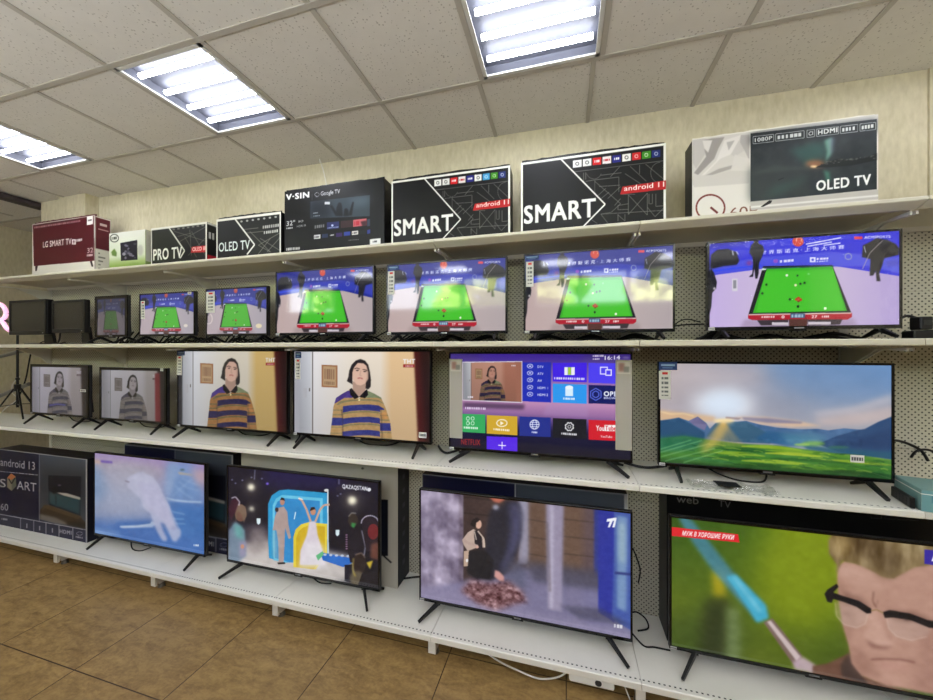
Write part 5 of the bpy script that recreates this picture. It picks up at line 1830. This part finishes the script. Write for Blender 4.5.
def television(key, zs, label, group, splay=False, tag_=True, strip=None, tab=None, extra=(), bez=0.010, side_depth=None):
    X0, X1, Y, za, zb = G[key]
    w, h, xc, b = X1 - X0, zb - za, (X0 + X1) / 2, za - zs
    t = thing('television', label, 'television', (xc, Y, zs), group)
    hw = w / 2
    eb = 0.016
    cv = PIC[key]
    # housing: thin panel with a thicker electronics box low on its back
    bm = B(bmesh.new(), -hw, hw, 0.004, 0.026, b, b + h, bev=0.003)
    prism(bm, [(-hw * 0.82, b + 0.03), (hw * 0.82, b + 0.03), (hw * 0.72, b + h * 0.62), (-hw * 0.72, b + h * 0.62)], 'y', 0.026, side_depth or 0.07)
    obj('back_cover', bm, M['dark_grey'], t)
    bm = bmesh.new()
    B(bm, -hw, hw, -0.0008, 0.006, b, b + eb, bev=0.0012)
    B(bm, -hw, hw, -0.0008, 0.006, b + h - bez, b + h, bev=0.0012)
    B(bm, -hw, -hw + bez, -0.0008, 0.006, b + eb - 0.001, b + h - bez + 0.001)
    B(bm, hw - bez, hw, -0.0008, 0.006, b + eb - 0.001, b + h - bez + 0.001)
    obj('bezel', bm, M['gloss_black'], t)
    picture('screen', cv, -hw + bez - 0.0005, hw - bez + 0.0005, b + eb - 0.0005, b + h - bez + 0.0005, 0.0015, M['screen'], t)
    o = obj('brand_badge', box(-0.018, 0.018, -0.0022, 0.0, b + 0.004, b + 0.010), M['badge'], t, 'small silver badge')
    obj('remote_sensor', box(-0.03, 0.03, 0.0, 0.016, b - 0.007, b, bev=0.002), M['gloss_black'], t)
    dx = min(0.11, hw * 0.24)
    for s in (-1, 1):
        xa, xt = s * (hw - dx * (1 if splay else 0.75)), s * (hw - dx * (0.28 if splay else 0.72))
        bm = bmesh.new()
        B(bm, xa - 0.012, xa + 0.012, 0.004, 0.03, b - 0.012, b + 0.004)
        wd = 0.016 if w > 0.8 else 0.012
        fwd = 0.085 if w > 0.8 else 0.065
        bar(bm, (xa, 0.012, b - 0.004), (xt, -fwd, 0.0105), wd, 0.02, wd * 0.7, 0.012)
        bar(bm, (xa, 0.02, b - 0.004), (xt, 0.11, 0.0105), wd, 0.02, wd * 0.7, 0.012)
        obj('foot', bm, M['black_plastic'], t)
    if tag_:
        stick(t, 'price_tag', -hw + 0.004, -hw + 0.030, b + 0.001, b + 0.014, 'tag', 'small white tag')
    if tab:
        x0, z0 = at(tab[0], tab[3], Y)
        x1, z1 = at(tab[2], tab[1], Y)
        stick(t, 'promo_tab', x0 - xc, x1 - xc, z0 - zs, z1 - zs, 'tab', 'navy blue sticker')
    if strip:
        x0, z0 = at(strip[0], strip[3], Y)
        x1, z1 = at(strip[2], strip[1], Y)
        stick(t, 'spec_strip', x0 - xc, x1 - xc, z0 - zs, z1 - zs, 'strip', 'white strip of specification marks')
    for (nm, u0, v0, u1, v1, kind, lb) in extra:
        x0, z0 = at(u0, v1, Y)
        x1, z1 = at(u1, v0, Y)
        stick(t, nm, x0 - xc, x1 - xc, z0 - zs, z1 - zs, kind, lb)
    return t


SN, SW, BT = 'screens showing green snooker tables', 'screens showing a person in a striped sweater', 'large televisions on the bottom shelf'
television('T3', Z3, 'small narrow screen with a dim snooker picture beside the black monitors', SN, tag_=False, bez=0.026, side_depth=0.05)
television('T4', Z3, 'small screen with snooker picture and white strip, right of the dim screen', SN, tag_=False, strip=(141, 301, 145, 319), extra=(('corner_tag', 193 - 5, 291.8, 193 - 1.5, 294.3, 'tag', 'small white tag'),))
television('T5', Z3, 'small snooker screen with a white energy label at its upper left, below OLED box', SN, tag_=False, extra=(('energy_label', 206.5, 291.5, 215, 313, 'strip', 'white energy label'),))
television('T6', Z3, 'snooker television below the black box with streaming tiles', SN)
television('T7', Z3, 'snooker television below the left SMART box, blue tab at its upper left corner', SN, tab=(388, 265.4, 399, 270.5), strip=(388, 271, 394.5, 295))
television('T8', Z3, 'snooker television below the right SMART box, blue tab and white strip at left', SN, tab=(525, 255, 539, 260.5), strip=(526, 261.5, 533.5, 287))
television('T9', Z3, 'bright violet snooker television wrapped in clear film at the right', SN)
television('T10', Z2, 'greyish screen with striped sweater person, leftmost on its shelf', SW, extra=(('side_tag', 80.5, 389.5, 86, 391.8, 'tag', 'small white tag'),), bez=0.022)
television('T11', Z2, 'greyish screen with striped sweater person and dark red curtain strip', SW, bez=0.022, tag_=False, extra=(('corner_tag', 160.5, 368.6, 163.5, 371, 'tag', 'small white tag'),))
television('T12', Z2, 'darker yellowish television with striped sweater person and framed picture', SW, tab=(177.3, 351, 185, 355.5), strip=(177.3, 356, 182, 375))
television('T13', Z2, 'brighter television with striped sweater person, left of the app menu television', SW, tab=(295.5, 352, 301.5, 358), strip=(295.5, 359, 300.5, 379), extra=(('corner_tag', 419, 432.5, 426.5, 437.5, 'tag', 'small white tag'),))
t14 = television('T14', Z2, 'television showing a purple menu of colourful app tiles', 'televisions on the third shelf', splay=True)
television('T15', Z2, 'television showing a sunlit green mountain valley', 'televisions on the third shelf', tab=(658.8, 362.3, 677, 369.8), strip=(658.8, 371, 670.5, 399), extra=(('corner_tag', 850, 455.5, 864, 462, 'tag', 'small white tag'),))
television('T16', Z1, 'television showing a pale hand over blue water', BT, tag_=False)
television('T17', Z1, 'television showing a stage show with teal and yellow arches', BT, tag_=False, splay=True)
television('T18', Z1, 'television showing a person in a dark jacket walking in a street', BT, splay=True)
television('T19', Z1, 'television showing a close-up face with glasses on green', BT, splay=True)
# milky protective strips down both sides of the menu television
for nm, u0, v0, u1, v1 in (('protective_strip', 449.6, 359, 462.5, 437.5), ('protective_strip', 615.4, 360, 632, 449.5)):
    x0, z0 = at(u0, v1, TY)
    x1, z1 = at(u1, v0, TY)
    xc = t14.location.x
    obj(nm, box(x0 - xc, x1 - xc, -0.004, -0.0018, z0 - Z2, z1 - Z2), M['milky'], t14, 'milky translucent strip')
    xm = (x0 + x1) / 2 - xc
    hw_ = (x1 - x0) / 2 * 0.8
    cv = small_print(40, 40, 'tag')
    cv.a[:] = (190, 186, 176)
    cv.nrect(0.12, 0.12, 0.55, 0.8, (140, 96, 90), 0.8, 3)
    cv.nrect(0.5, 0.4, 0.9, 0.85, (110, 112, 110), 0.8, 2)
    picture('strip_print', cv, xm - hw_, xm + hw_, z1 - Z2 - 0.07, z1 - Z2 - 0.008, -0.0046, M['print'], t14, 'small printed sign on the strip')
# crinkled clear film round the violet snooker television
X0, X1, Y, za, zb = G['T9']
bm = bmesh.new()
nx, nz = 46, 30
rr = random.Random(5)
gv = [[bm.verts.new((X0 - 0.006 + (X1 - X0 + 0.016) * i / nx, Y - 0.006 - rr.random() * 0.0003 - (0.010 * rr.random() if i > nx - 5 or i < 2 or j > nz - 3 else 0), za - 0.004 + (zb - za + 0.008) * j / nz)) for i in range(nx + 1)] for j in range(nz + 1)]
for j in range(nz):
    for i in range(nx):
        bm.faces.new((gv[j][i], gv[j][i + 1], gv[j + 1][i + 1], gv[j + 1][i]))
film9 = glassy('thin clear film', 0.035, 0.12)
tv9 = [o for o in SC.objects if o.get('label', '').startswith('bright violet')][0]
for v in bm.verts:
    v.co -= Vector(tv9.location)
obj('protective_film', bm, film9, tv9, 'crinkled clear film', smooth=True)


# ------------------------------------------------------------------ black monitors, switched off
def monitor(label, u, Y, depth):
    (x0, z1), (x1, _) = at(u[0], u[1], Y), at(u[2], u[1], Y)
    z0 = at(u[0], u[3], Y)[1]
    xc = (x0 + x1) / 2
    t = thing('computer_monitor', label, 'monitor', (xc, Y, Z3), 'black monitors switched off')
    hw, b, tp = (x1 - x0) / 2, z0 - Z3, z1 - Z3
    bm = B(bmesh.new(), -hw, hw, 0.004, depth, b, tp, bev=0.006)
    prism(bm, [(-hw * 0.7, b + 0.03), (hw * 0.7, b + 0.03), (hw * 0.6, tp - 0.04), (-hw * 0.6, tp - 0.04)], 'y', depth, depth + 0.03)
    obj('back_cover', bm, M['black_plastic'], t)
    bm = bmesh.new()
    e = 0.02
    B(bm, -hw, hw, -0.003, 0.006, b, b + 0.032, bev=0.002)
    B(bm, -hw, hw, -0.003, 0.006, tp - e, tp, bev=0.002)
    B(bm, -hw, -hw + e, -0.003, 0.006, b + 0.03, tp - e + 0.001)
    B(bm, hw - e, hw, -0.003, 0.006, b + 0.03, tp - e + 0.001)
    obj('bezel', bm, M['black_plastic'], t)
    obj('screen', box(-hw + e - 0.001, hw - e + 0.001, 0.0, 0.003, b + 0.031, tp - e + 0.001), M['monitor_off'], t)
    bm = bmesh.new()
    prism(bm, [(hw * 0.18, b + 0.05), (hw * 0.58, b + 0.05), (hw * 0.72, 0.01), (hw * 0.22, 0.01)], 'y', depth + 0.028, depth + 0.05)
    obj('stand_neck', bm, M['black_plastic'], t)
    bm = bmesh.new()
    B(bm, hw * 0.08, hw * 0.98, -0.03, depth + 0.08, 0.0, 0.012, bev=0.004)
    obj('stand_base', bm, M['black_plastic'], t)
    obj('power_button', box(hw - 0.04, hw - 0.028, -0.005, -0.003, b + 0.010, b + 0.018), M['badge'], t, 'silver power button')
    return t


monitor('larger black monitor switched off, at the left end of its shelf', (9.5, 301, 46, 335), 1.93, 0.05)
monitor('smaller black monitor switched off, right of the larger black monitor', (52, 301, 85, 333), 1.95, 0.035)


# ------------------------------------------------------------------ cartons
def carton(key, label, depth, mat, group, side=None, side_cv=None, flap=None, tape=None):
    X0, X1, Y, za, zb = G[key]
    xc, hw, h = (X0 + X1) / 2, (X1 - X0) / 2, zb - za
    depth = min(depth, PEG - 0.004 - Y) if za < 2 else min(depth, 0.185)
    t = thing('television_box', label, 'box', (xc, Y, za), group)
    obj('carton', B(bmesh.new(), -hw, hw, 0.001, depth, 0.0, h, bev=0.003), M[mat], t)
    picture('printed_front', PIC[key], -hw, hw, 0.0, h, -0.0006, M['print'], t)
    if side_cv:
        s, cv = side_cv
        if s == 'r':
            picture('printed_side', cv, 0.003, depth - 0.003, 0.003, h - 0.003, hw + 0.0006, M['print'], t, side='r')
        else:
            picture('printed_side', cv, depth - 0.003, 0.003, 0.003, h - 0.003, -hw - 0.0006, M['print'], t, side='l')
    if flap:
        bm = bmesh.new()
        n = 26
        rr = random.Random(hash(key) % 99)
        top = []
        for i in range(n + 1):
            x = -hw + 0.004 + (2 * hw - 0.008) * i / n
            top.append((x, h + 0.001 + flap * (0.75 + 0.25 * math.sin(3.0 * i / n + 0.4)) + rr.uniform(-0.0025, 0.0025)))
        prism(bm, [(-hw + 0.004, h - 0.004)] + top + [(hw - 0.004, h - 0.004)], 'y', 0.012, 0.016)
        obj('top_flap', bm, M[mat], t, 'bulging top flap')
    if tape:
        obj('tape', box(-hw * 0.9, hw * 0.9, 0.01, 0.06, h, h + 0.001), M['film'], t)
    return t


def side_print(w, h, base):
    cv = small_print(w, h, 'tag')
    cv.a[:] = base
    return cv


TB, BB = 'television boxes along the top shelf', 'large television boxes on the bottom shelf'
cv = side_print(40, 110, (222, 218, 208))
cv.nrect(0.04, 0.02, 0.96, 0.52, (96, 34, 46))
cv.nrect(0.3, 0.10, 0.75, 0.14, (214, 190, 190))
cv.nrect(0.2, 0.19, 0.85, 0.21, (180, 130, 136))
for k in range(5):
    cv.nrect(0.2, 0.58 + k * 0.06, 0.3 + 0.5 * ((k * 37) % 10) / 10, 0.60 + k * 0.06, (120, 116, 108))
carton('B1', 'maroon and white television box at the left end of the top shelf', 0.108, 'carton_maroon', TB, side_cv=('r', cv), flap=0.018)
cv = side_print(30, 70, (206, 206, 190))
cv.nrect(0, 0.7, 1, 1, (140, 160, 96))
cv.nrect(0.55, 0, 1, 1, (130, 140, 100), 0.7)
carton('B2', 'small white and green box right of the maroon box', 0.11, 'carton_green', TB, side_cv=('r', cv))
cv = side_print(40, 70, (30, 31, 30))
cv.nrect(0, 0, 1, 0.05, (206, 206, 200))
cv.nrect(0.12, 0.2, 0.3, 0.34, (190, 190, 186))
cv.nrect(0.4, 0.2, 0.56, 0.34, (190, 190, 186))
cv.nrect(0, 0.68, 1, 0.86, (180, 40, 52))
carton('B3', 'black box lettered PRO TV, right of the white and green box', 0.10, 'carton_black', TB, side_cv=('r', cv))
carton('B4', 'black box lettered OLED TV with white border, left half of the top shelf', 0.10, 'carton_black', TB, flap=0.016)
carton('B5', 'plain black box with a row of streaming tiles on its front', 0.11, 'carton_black', TB, flap=0.012, side_cv=('r', side_print(24, 60, (22, 22, 24)).noise(26, 3, 10)))
carton('B6', 'black SMART box with red tag, left one of the pair', 0.11, 'carton_black', TB, flap=0.018)
carton('B7', 'black SMART box with red tag, right one of the pair', 0.11, 'carton_black', TB, flap=0.018)
carton('B8', 'white box with a dark aurora picture at the right of the top shelf', 0.11, 'carton_white', TB, flap=0.012, side_cv=('l', side_print(24, 60, (52, 50, 48)).noise(20, 3, 8)))
cv = side_print(40, 120, (34, 34, 46))
for k in range(8):
    cv.nrect(0.35, 0.08 + k * 0.1, 0.65, 0.11 + k * 0.1, (70, 72, 84))
carton('B20', 'navy android 13 box at the lower left corner', 0.14, 'carton_navy', BB, side_cv=('r', cv))
carton('B21', 'navy box standing behind the pale blue television', 0.16, 'carton_navy', BB)
cv = side_print(40, 120, (28, 30, 42))
for k in range(7):
    cv.nrect(0.4, 0.1 + k * 0.12, 0.62, 0.14 + k * 0.12, (64, 68, 84))
carton('B22', 'pale grey box standing behind the stage show television', 0.17, 'carton_grey', BB, side_cv=('r', cv))
carton('B23', 'navy box standing behind the street scene television', 0.155, 'carton_navy', BB)
carton('B24', 'black box standing behind the close-up face television', 0.16, 'carton_black', BB)


# ------------------------------------------------------------------ cables, power strip and small things
def cable(label, pts, r=0.0032, mat='rubber', name='power_cable', cat='cable', group=None):
    me_o = obj(name, tube(bmesh.new(), smooth_path(pts, 7), r, 8), M[mat], smooth=True)
    tag(me_o, label, cat, group)
    return me_o


CW = {'T3': 'the dim narrow screen', 'T4': 'the second small snooker screen', 'T5': 'the third small snooker screen', 'T6': 'the snooker television under the streaming tiles box',
      'T7': 'the snooker television under the left SMART box', 'T8': 'the snooker television under the right SMART box', 'T9': 'the violet snooker television'}
rr = random.Random(11)
for k, s_ in CW.items():
    X0, X1, Y, za, zb = G[k]
    w = X1 - X0
    for j in range(4):
        yl = 2.062 + 0.032 * j
        z = Z3 + 0.0064
        pts = [(X0 + w * (0.2 + 0.05 * j), yl, za + 0.05)]
        for q in range(7):
            pts.append((X0 + w * (0.02 + 0.155 * q), yl + rr.uniform(-0.007, 0.007), z + (rr.uniform(0.012, 0.040) if q % 2 else 0.0)))
        where = ('lying nearest the shelf edge under ', 'looping under ', 'running behind the feet of ', 'rearmost on the shelf under ')[j]
        cable('black cable ' + where + s_, pts, 0.0058, group='black cables on the second shelf')
# loops in the gaps between the televisions
cable('thin black cable loop in the gap left of the violet snooker television', [(0.53, 2.02, 1.74), (0.56, 2.02, 1.765), (0.60, 2.03, 1.775), (0.66, 2.04, 1.76)], 0.003)
cable('straight black cable crossing the gap left of the violet snooker television', [(0.50, 2.06, 1.735), (0.58, 2.05, 1.748), (0.68, 2.05, 1.75)], 0.004)
cable('black cable rising in the gap right of the streaming tiles snooker television', [(-1.14, 2.0, 1.70), (-1.08, 2.02, 1.735), (-1.0, 2.04, 1.77)], 0.004)
for x, z, lb in ((-3.14, 1.70, 'small snooker screens, left gap'), (-2.49, 1.70, 'small snooker screens, right gap')):
    cable('black cable coil standing between ' + lb, [(x - 0.03, 2.0, Z3 + 0.005), (x - 0.02, 2.0, z + 0.04), (x + 0.02, 2.0, z + 0.045), (x + 0.035, 2.0, Z3 + 0.02), (x + 0.08, 2.02, Z3 + 0.006)], 0.005)
cable('black cable hanging beside the larger black monitor', [(-4.13, 1.98, Z3 + 0.004), (-4.14, 2.0, 1.72), (-4.13, 2.0, 1.80), (-4.16, 2.02, 1.88)], 0.006)
for x0, x1, lb in ((-4.60, -4.25, 'under the larger black monitor'), (-4.0, -3.62, 'under the smaller black monitor'), (-3.65, -3.2, 'curling towards the dim narrow screen')):
    cable('black cable ' + lb, [(x0, 2.08, Z3 + 0.005), (x0 + 0.1, 2.07, Z3 + 0.03), (x0 + 0.2, 2.075, Z3 + 0.005), (x1, 2.09, Z3 + 0.024)], 0.0045)

t = thing('power_strip', 'black power strip lying at the right end of the second shelf', 'power strip', (1.62, 1.93, Z3))
obj('body', B(bmesh.new(), -0.235, 0.32, -0.03, 0.03, 0.0, 0.036, bev=0.006), M['black_plastic'], t)
for k in range(6):
    obj('socket', tube(bmesh.new(), [Vector((-0.16 + k * 0.08, 0, 0.033)), Vector((-0.16 + k * 0.08, 0, 0.038))], 0.019, 14), M['gloss_black'], t)
obj('rocker_switch', box(0.27, 0.30, -0.01, 0.01, 0.036, 0.042), M['badge'], t, 'grey rocker switch')
for x, w, lb in ((1.43, 0.042, 'small black power adapter plugged in beside the violet snooker television'), (1.53, 0.085, 'larger black power adapter plugged in at the right edge')):
    t = thing('power_adapter', lb, 'power adapter', (x, 1.93, Z3 + 0.038), 'black power adapters')
    obj('body', B(bmesh.new(), -w / 2, w / 2, -0.026, 0.026, 0.001, 0.072 if w > .05 else 0.055, bev=0.005), M['black_plastic'], t)
    obj('label', box(-w * 0.3, w * 0.3, -0.0275, -0.0262, 0.02, 0.04), M['dark_grey'], t, 'dark grey label')
cable('thick black cord arching from the violet snooker television to the power adapters', [(1.385, 1.96, 1.755), (1.41, 1.96, 1.765), (1.445, 1.95, 1.745), (1.46, 1.94, 1.705)], 0.0055)

# cables on the third shelf and below
cable('black cord arching on the back panel above the teal box', [(1.355, 2.02, 1.17), (1.40, 2.06, 1.20), (1.47, 2.09, 1.205), (1.55, 2.10, 1.17), (1.58, 2.10, 1.12)], 0.006)
cable('black cord loop touching the back panel at the right edge above the teal box', [(1.52, 2.1, 1.13), (1.535, 2.09, 1.165), (1.58, 2.09, 1.17), (1.63, 2.1, 1.13)], 0.005)
cable('black cable crossing the shelf between the striped sweater and app menu televisions', [(-0.745, 2.06, 1.03), (-0.70, 2.0, 1.02), (-0.66, 1.99, 1.015), (-0.60, 2.02, 1.03)], 0.007)
cable('black cable crossing the shelf between the app menu and landscape televisions', [(0.30, 2.02, 1.03), (0.36, 2.0, 1.022), (0.42, 2.0, 1.02), (0.50, 2.02, 1.03)], 0.007)
cable('black cable coiled under the landscape television', [(0.66, 2.02, 1.05), (0.72, 1.99, 1.02), (0.79, 1.96, 1.006), (0.88, 1.96, 1.006), (0.92, 2.0, 1.02), (0.93, 2.03, 1.05)], 0.004)
for k, x, s_ in (('T10', -4.05, 'the leftmost striped sweater screen'), ('T11', -3.2, 'the red curtain screen'), ('T12', -2.2, 'the yellowish striped sweater television'), ('T13', -1.2, 'the brighter striped sweater television')):
    cable('thin black cable behind the feet of ' + s_, [(x - 0.16, 2.09, Z2 + 0.05), (x - 0.06, 2.08, Z2 + 0.005), (x + 0.1, 2.085, Z2 + 0.005), (x + 0.2, 2.09, Z2 + 0.04)], 0.004)
cable('black cable between the yellowish and brighter striped sweater televisions', [(-1.735, 2.05, 1.20), (-1.722, 2.0, 1.10), (-1.70, 1.99, 1.05), (-1.725, 1.98, 1.006)], 0.006)
cable('black cable loop on the bottom shelf right of the street scene television', [(0.34, 2.06, 0.22), (0.37, 2.06, 0.23), (0.41, 2.05, 0.21), (0.42, 2.04, 0.17), (0.37, 2.04, 0.146)], 0.004)
cable('black cable running along the bottom shelf to the close-up face television', [(0.33, 1.97, 0.18), (0.38, 1.94, 0.150), (0.43, 1.95, 0.146), (0.50, 1.95, 0.146)], 0.004)
cable('black cord dangling on the back panel right of the street scene television', [(0.372, 2.186, 0.50), (0.395, 2.188, 0.44), (0.41, 2.188, 0.38), (0.40, 2.187, 0.31)], 0.004)
cable('thin black cable under the pale blue television', [(-3.16, 1.93, 0.215), (-3.14, 1.91, 0.17), (-3.08, 1.885, 0.146), (-3.0, 1.885, 0.146), (-2.95, 1.92, 0.16)], 0.004)
cable('thin black cable under the stage show television', [(-1.62, 1.96, 0.23), (-1.58, 1.95, 0.17), (-1.5, 1.93, 0.146), (-1.42, 1.94, 0.146)], 0.004)
cable('black cable running along the back of the bottom shelf left of the street scene television', [(-1.0, 2.10, 0.15), (-0.9, 2.13, 0.16), (-0.84, 2.14, 0.155), (-0.78, 2.15, 0.15)], 0.006)
cable('white cable sagging under the bottom shelf', [(-0.42, 1.77, 0.10), (-0.32, 1.765, 0.06), (-0.22, 1.765, 0.035), (-0.12, 1.765, 0.02), (-0.03, 1.765, 0.05), (0.03, 1.77, 0.10)], 0.004, 'white_cable')
cable('shorter white cable sagging under the bottom shelf near the white power strip', [(-0.60, 1.80, 0.10), (-0.54, 1.79, 0.075), (-0.49, 1.79, 0.07), (-0.44, 1.80, 0.10)], 0.0035, 'white_cable')
cable('thin white cord trailing on the floor under the bottom shelf', [(0.245, 1.81, 0.09), (0.27, 1.80, 0.05), (0.30, 1.74, 0.012), (0.34, 1.66, 0.006)], 0.003, 'white_cable')
t = thing('power_strip', 'white power strip fixed under the bottom shelf', 'power strip', (0.12, 1.772, 0.062))
obj('body', B(bmesh.new(), -0.10, 0.10, -0.03, 0.03, 0.0, 0.044, bev=0.008), M['white_paper'], t)
obj('socket', tube(bmesh.new(), [Vector((0.03, -0.0305, 0.022)), Vector((0.03, -0.028, 0.022))], 0.015, 12), M['dark_grey'], t)
(xa, za_), yw = at(327, 145, 2.235), 2.235
cable('thin white cord hanging from the ceiling behind the streaming tiles box', [(xa - 0.03, 2.19, CEIL - 0.003), (xa, 2.2, CEIL - 0.10), (xa + 0.03, 2.205, 2.72), (xa + 0.035, 2.2, 2.45)], 0.004, 'white_cable')

# teal box, remote control, spare stand feet, plastic bag on the third shelf
t = thing('small_box', 'pale teal box lying at the right end of the third shelf', 'box', (1.322, 1.784, Z2), None, -math.radians(14))
obj('carton', B(bmesh.new(), 0, 0.34, 0.0, 0.19, 0, 0.083, bev=0.002), M['teal_card'], t)
cv = side_print(90, 26, (112, 160, 166))
cv.nrect(0.08, 0.25, 0.5, 0.55, (70, 120, 140))
cv.nrect(0.6, 0.3, 0.9, 0.7, (196, 210, 206))
picture('printed_front', cv, 0.002, 0.338, 0.002, 0.081, -0.0008, M['print'], t)
obj('lid_edge', box(-0.001, 0.341, -0.0012, 0.191, 0.066, 0.069), M['white_paper'], t, 'pale lid edge')
t = thing('remote_control', 'black remote control standing on its edge against the teal box', 'remote control', (1.331, 1.872, Z2), None, -math.radians(14))
obj('body', B(bmesh.new(), -0.011, 0.004, -0.075, 0.065, 0.001, 0.044, bev=0.004), M['black_plastic'], t)
for q in range(12):
    obj('button', tube(bmesh.new(), [Vector((-0.0105, -0.05 + 0.024 * (q // 3), 0.012 + 0.010 * (q % 3))), Vector((-0.0125, -0.05 + 0.024 * (q // 3), 0.012 + 0.010 * (q % 3)))], 0.003, 8), M['dark_grey'], t)
bm = bmesh.new()
rr = random.Random(9)
nx, ny = 26, 12
gv = [[bm.verts.new((0.55 + 0.34 * i / nx, 1.80 + 0.11 * j / ny + 0.012 * math.sin(i * 0.8), Z2 + 0.002 + rr.random() * 0.014)) for i in range(nx + 1)] for j in range(ny + 1)]
for j in range(ny):
    for i in range(nx):
        bm.faces.new((gv[j][i], gv[j][i + 1], gv[j + 1][i + 1], gv[j + 1][i]))
tb = thing('plastic_bag', 'clear plastic bag lying flat in front of the landscape television', 'plastic bag', (0.72, 1.855, Z2))
for v in bm.verts:
    v.co -= Vector(tb.location)
obj('bag_film', bm, M['film'], tb)
cv = side_print(40, 30, (56, 58, 74))
cv.nrect(0.1, 0.15, 0.9, 0.3, (120, 122, 140))
cv.nrect(0.1, 0.5, 0.5, 0.85, (150, 120, 120))
o = obj('leaflet', box(-0.06, 0.03, -0.03, 0.03, 0.0165, 0.0185), M['carton_navy'], tb, 'dark printed leaflet')

# black light tripod with a glowing neon tube, left end of the third shelf
TX, TYY = -4.78, 2.03
t = thing('tripod', 'black tripod standing at the left end of the third shelf', 'tripod', (TX, TYY, Z2))
obj('pole', tube(bmesh.new(), [Vector((0, 0, 0.10)), Vector((0, 0, 0.55)), Vector((0, 0, 0.86))], 0.010, 10, 0.008), M['black_plastic'], t)
obj('hub', tube(bmesh.new(), [Vector((0, 0, 0.25)), Vector((0, 0, 0.31))], 0.022, 12), M['black_plastic'], t)
obj('knob', tube(bmesh.new(), [Vector((0.02, -0.01, 0.36)), Vector((0.05, -0.02, 0.36))], 0.014, 10), M['black_plastic'], t)
for a in (-2.0, -0.2, 1.7):
    d = Vector((math.cos(a), math.sin(a), 0))
    obj('leg', bar(bmesh.new(), Vector((0, 0, 0.27)) + d * 0.02, d * 0.155 + Vector((0, 0, 0.007)), 0.012, 0.012, 0.010, 0.010), M['black_plastic'], t)
    obj('brace', bar(bmesh.new(), Vector((0, 0, 0.13)) + d * 0.008, d * 0.09 + Vector((0, 0, 0.12)), 0.006, 0.006, 0.006, 0.006), M['black_plastic'], t)
nt_ = thing('neon_tube', 'glowing pink neon tube fixed on top of the black tripod', 'neon light', (TX, TYY - 0.03, Z2 + 0.86))
pts = []
for u, v in ((-14, 310), (-9, 304), (-2, 303.5), (3, 306), (6, 312), (5, 317), (2, 320), (4, 324), (6.5, 328), (9.5, 330.5)):
    x, z = at(u, v, TYY - 0.03)
    pts.append((x - TX, 0, z - Z2 - 0.86))
obj('glowing_tube', tube(bmesh.new(), smooth_path(pts, 6), 0.016, 12), M['neon'], nt_, smooth=True)
x, z = at(2, 320, TYY - 0.03)
obj('clip', bar(bmesh.new(), (0, 0.0185, -0.005), (x - TX, 0.012, z - Z2 - 0.86), 0.02, 0.012, 0.02, 0.012), M['black_plastic'], nt_)

# grey tubular frame leaning on the wall beyond the shelves
(xa, za1), (xb, zb1) = at(-6, 358, 2.12), at(27, 349.8, 2.12)
(xc_, zc1), (xd, zd1) = at(-6, 398.3, 2.12), at(29, 384, 2.12)
t = thing('tubular_frame', 'grey metal tube frame leaning behind the tripod', 'metal frame', (xc_, 2.12, Z2))
for p, q in (((xa, za1), (xb, zb1)), ((xc_, zc1), (xd, zd1))):
    obj('rail', tube(bmesh.new(), [Vector((p[0] - xc_, 0, p[1] - Z2)), Vector((q[0] - xc_, 0, q[1] - Z2))], 0.017, 10), M['grey_metal'], t)
obj('post', tube(bmesh.new(), [Vector((0.01, 0.01, 0.0)), Vector((0.0, 0.012, za1 - Z2 + 0.05))], 0.015, 10), M['grey_metal'], t)
pts = [(at(u, v, 2.16)[0], 2.16, at(u, v, 2.16)[1]) for u, v in ((20, 376), (13, 384), (12, 392), (17, 399), (6, 408), (2, 413), (4, 417))]
cable('thin white cord hanging beside the black tripod', pts, 0.004, 'white_cable')
pts = [(at(u, v, 2.17)[0], 2.17, at(u, v, 2.17)[1]) for u, v in ((31.5, 350), (29, 362), (26, 378), (21, 392), (14, 404))]
cable('black cord hanging in a curve left of the leftmost striped sweater screen', pts, 0.006)
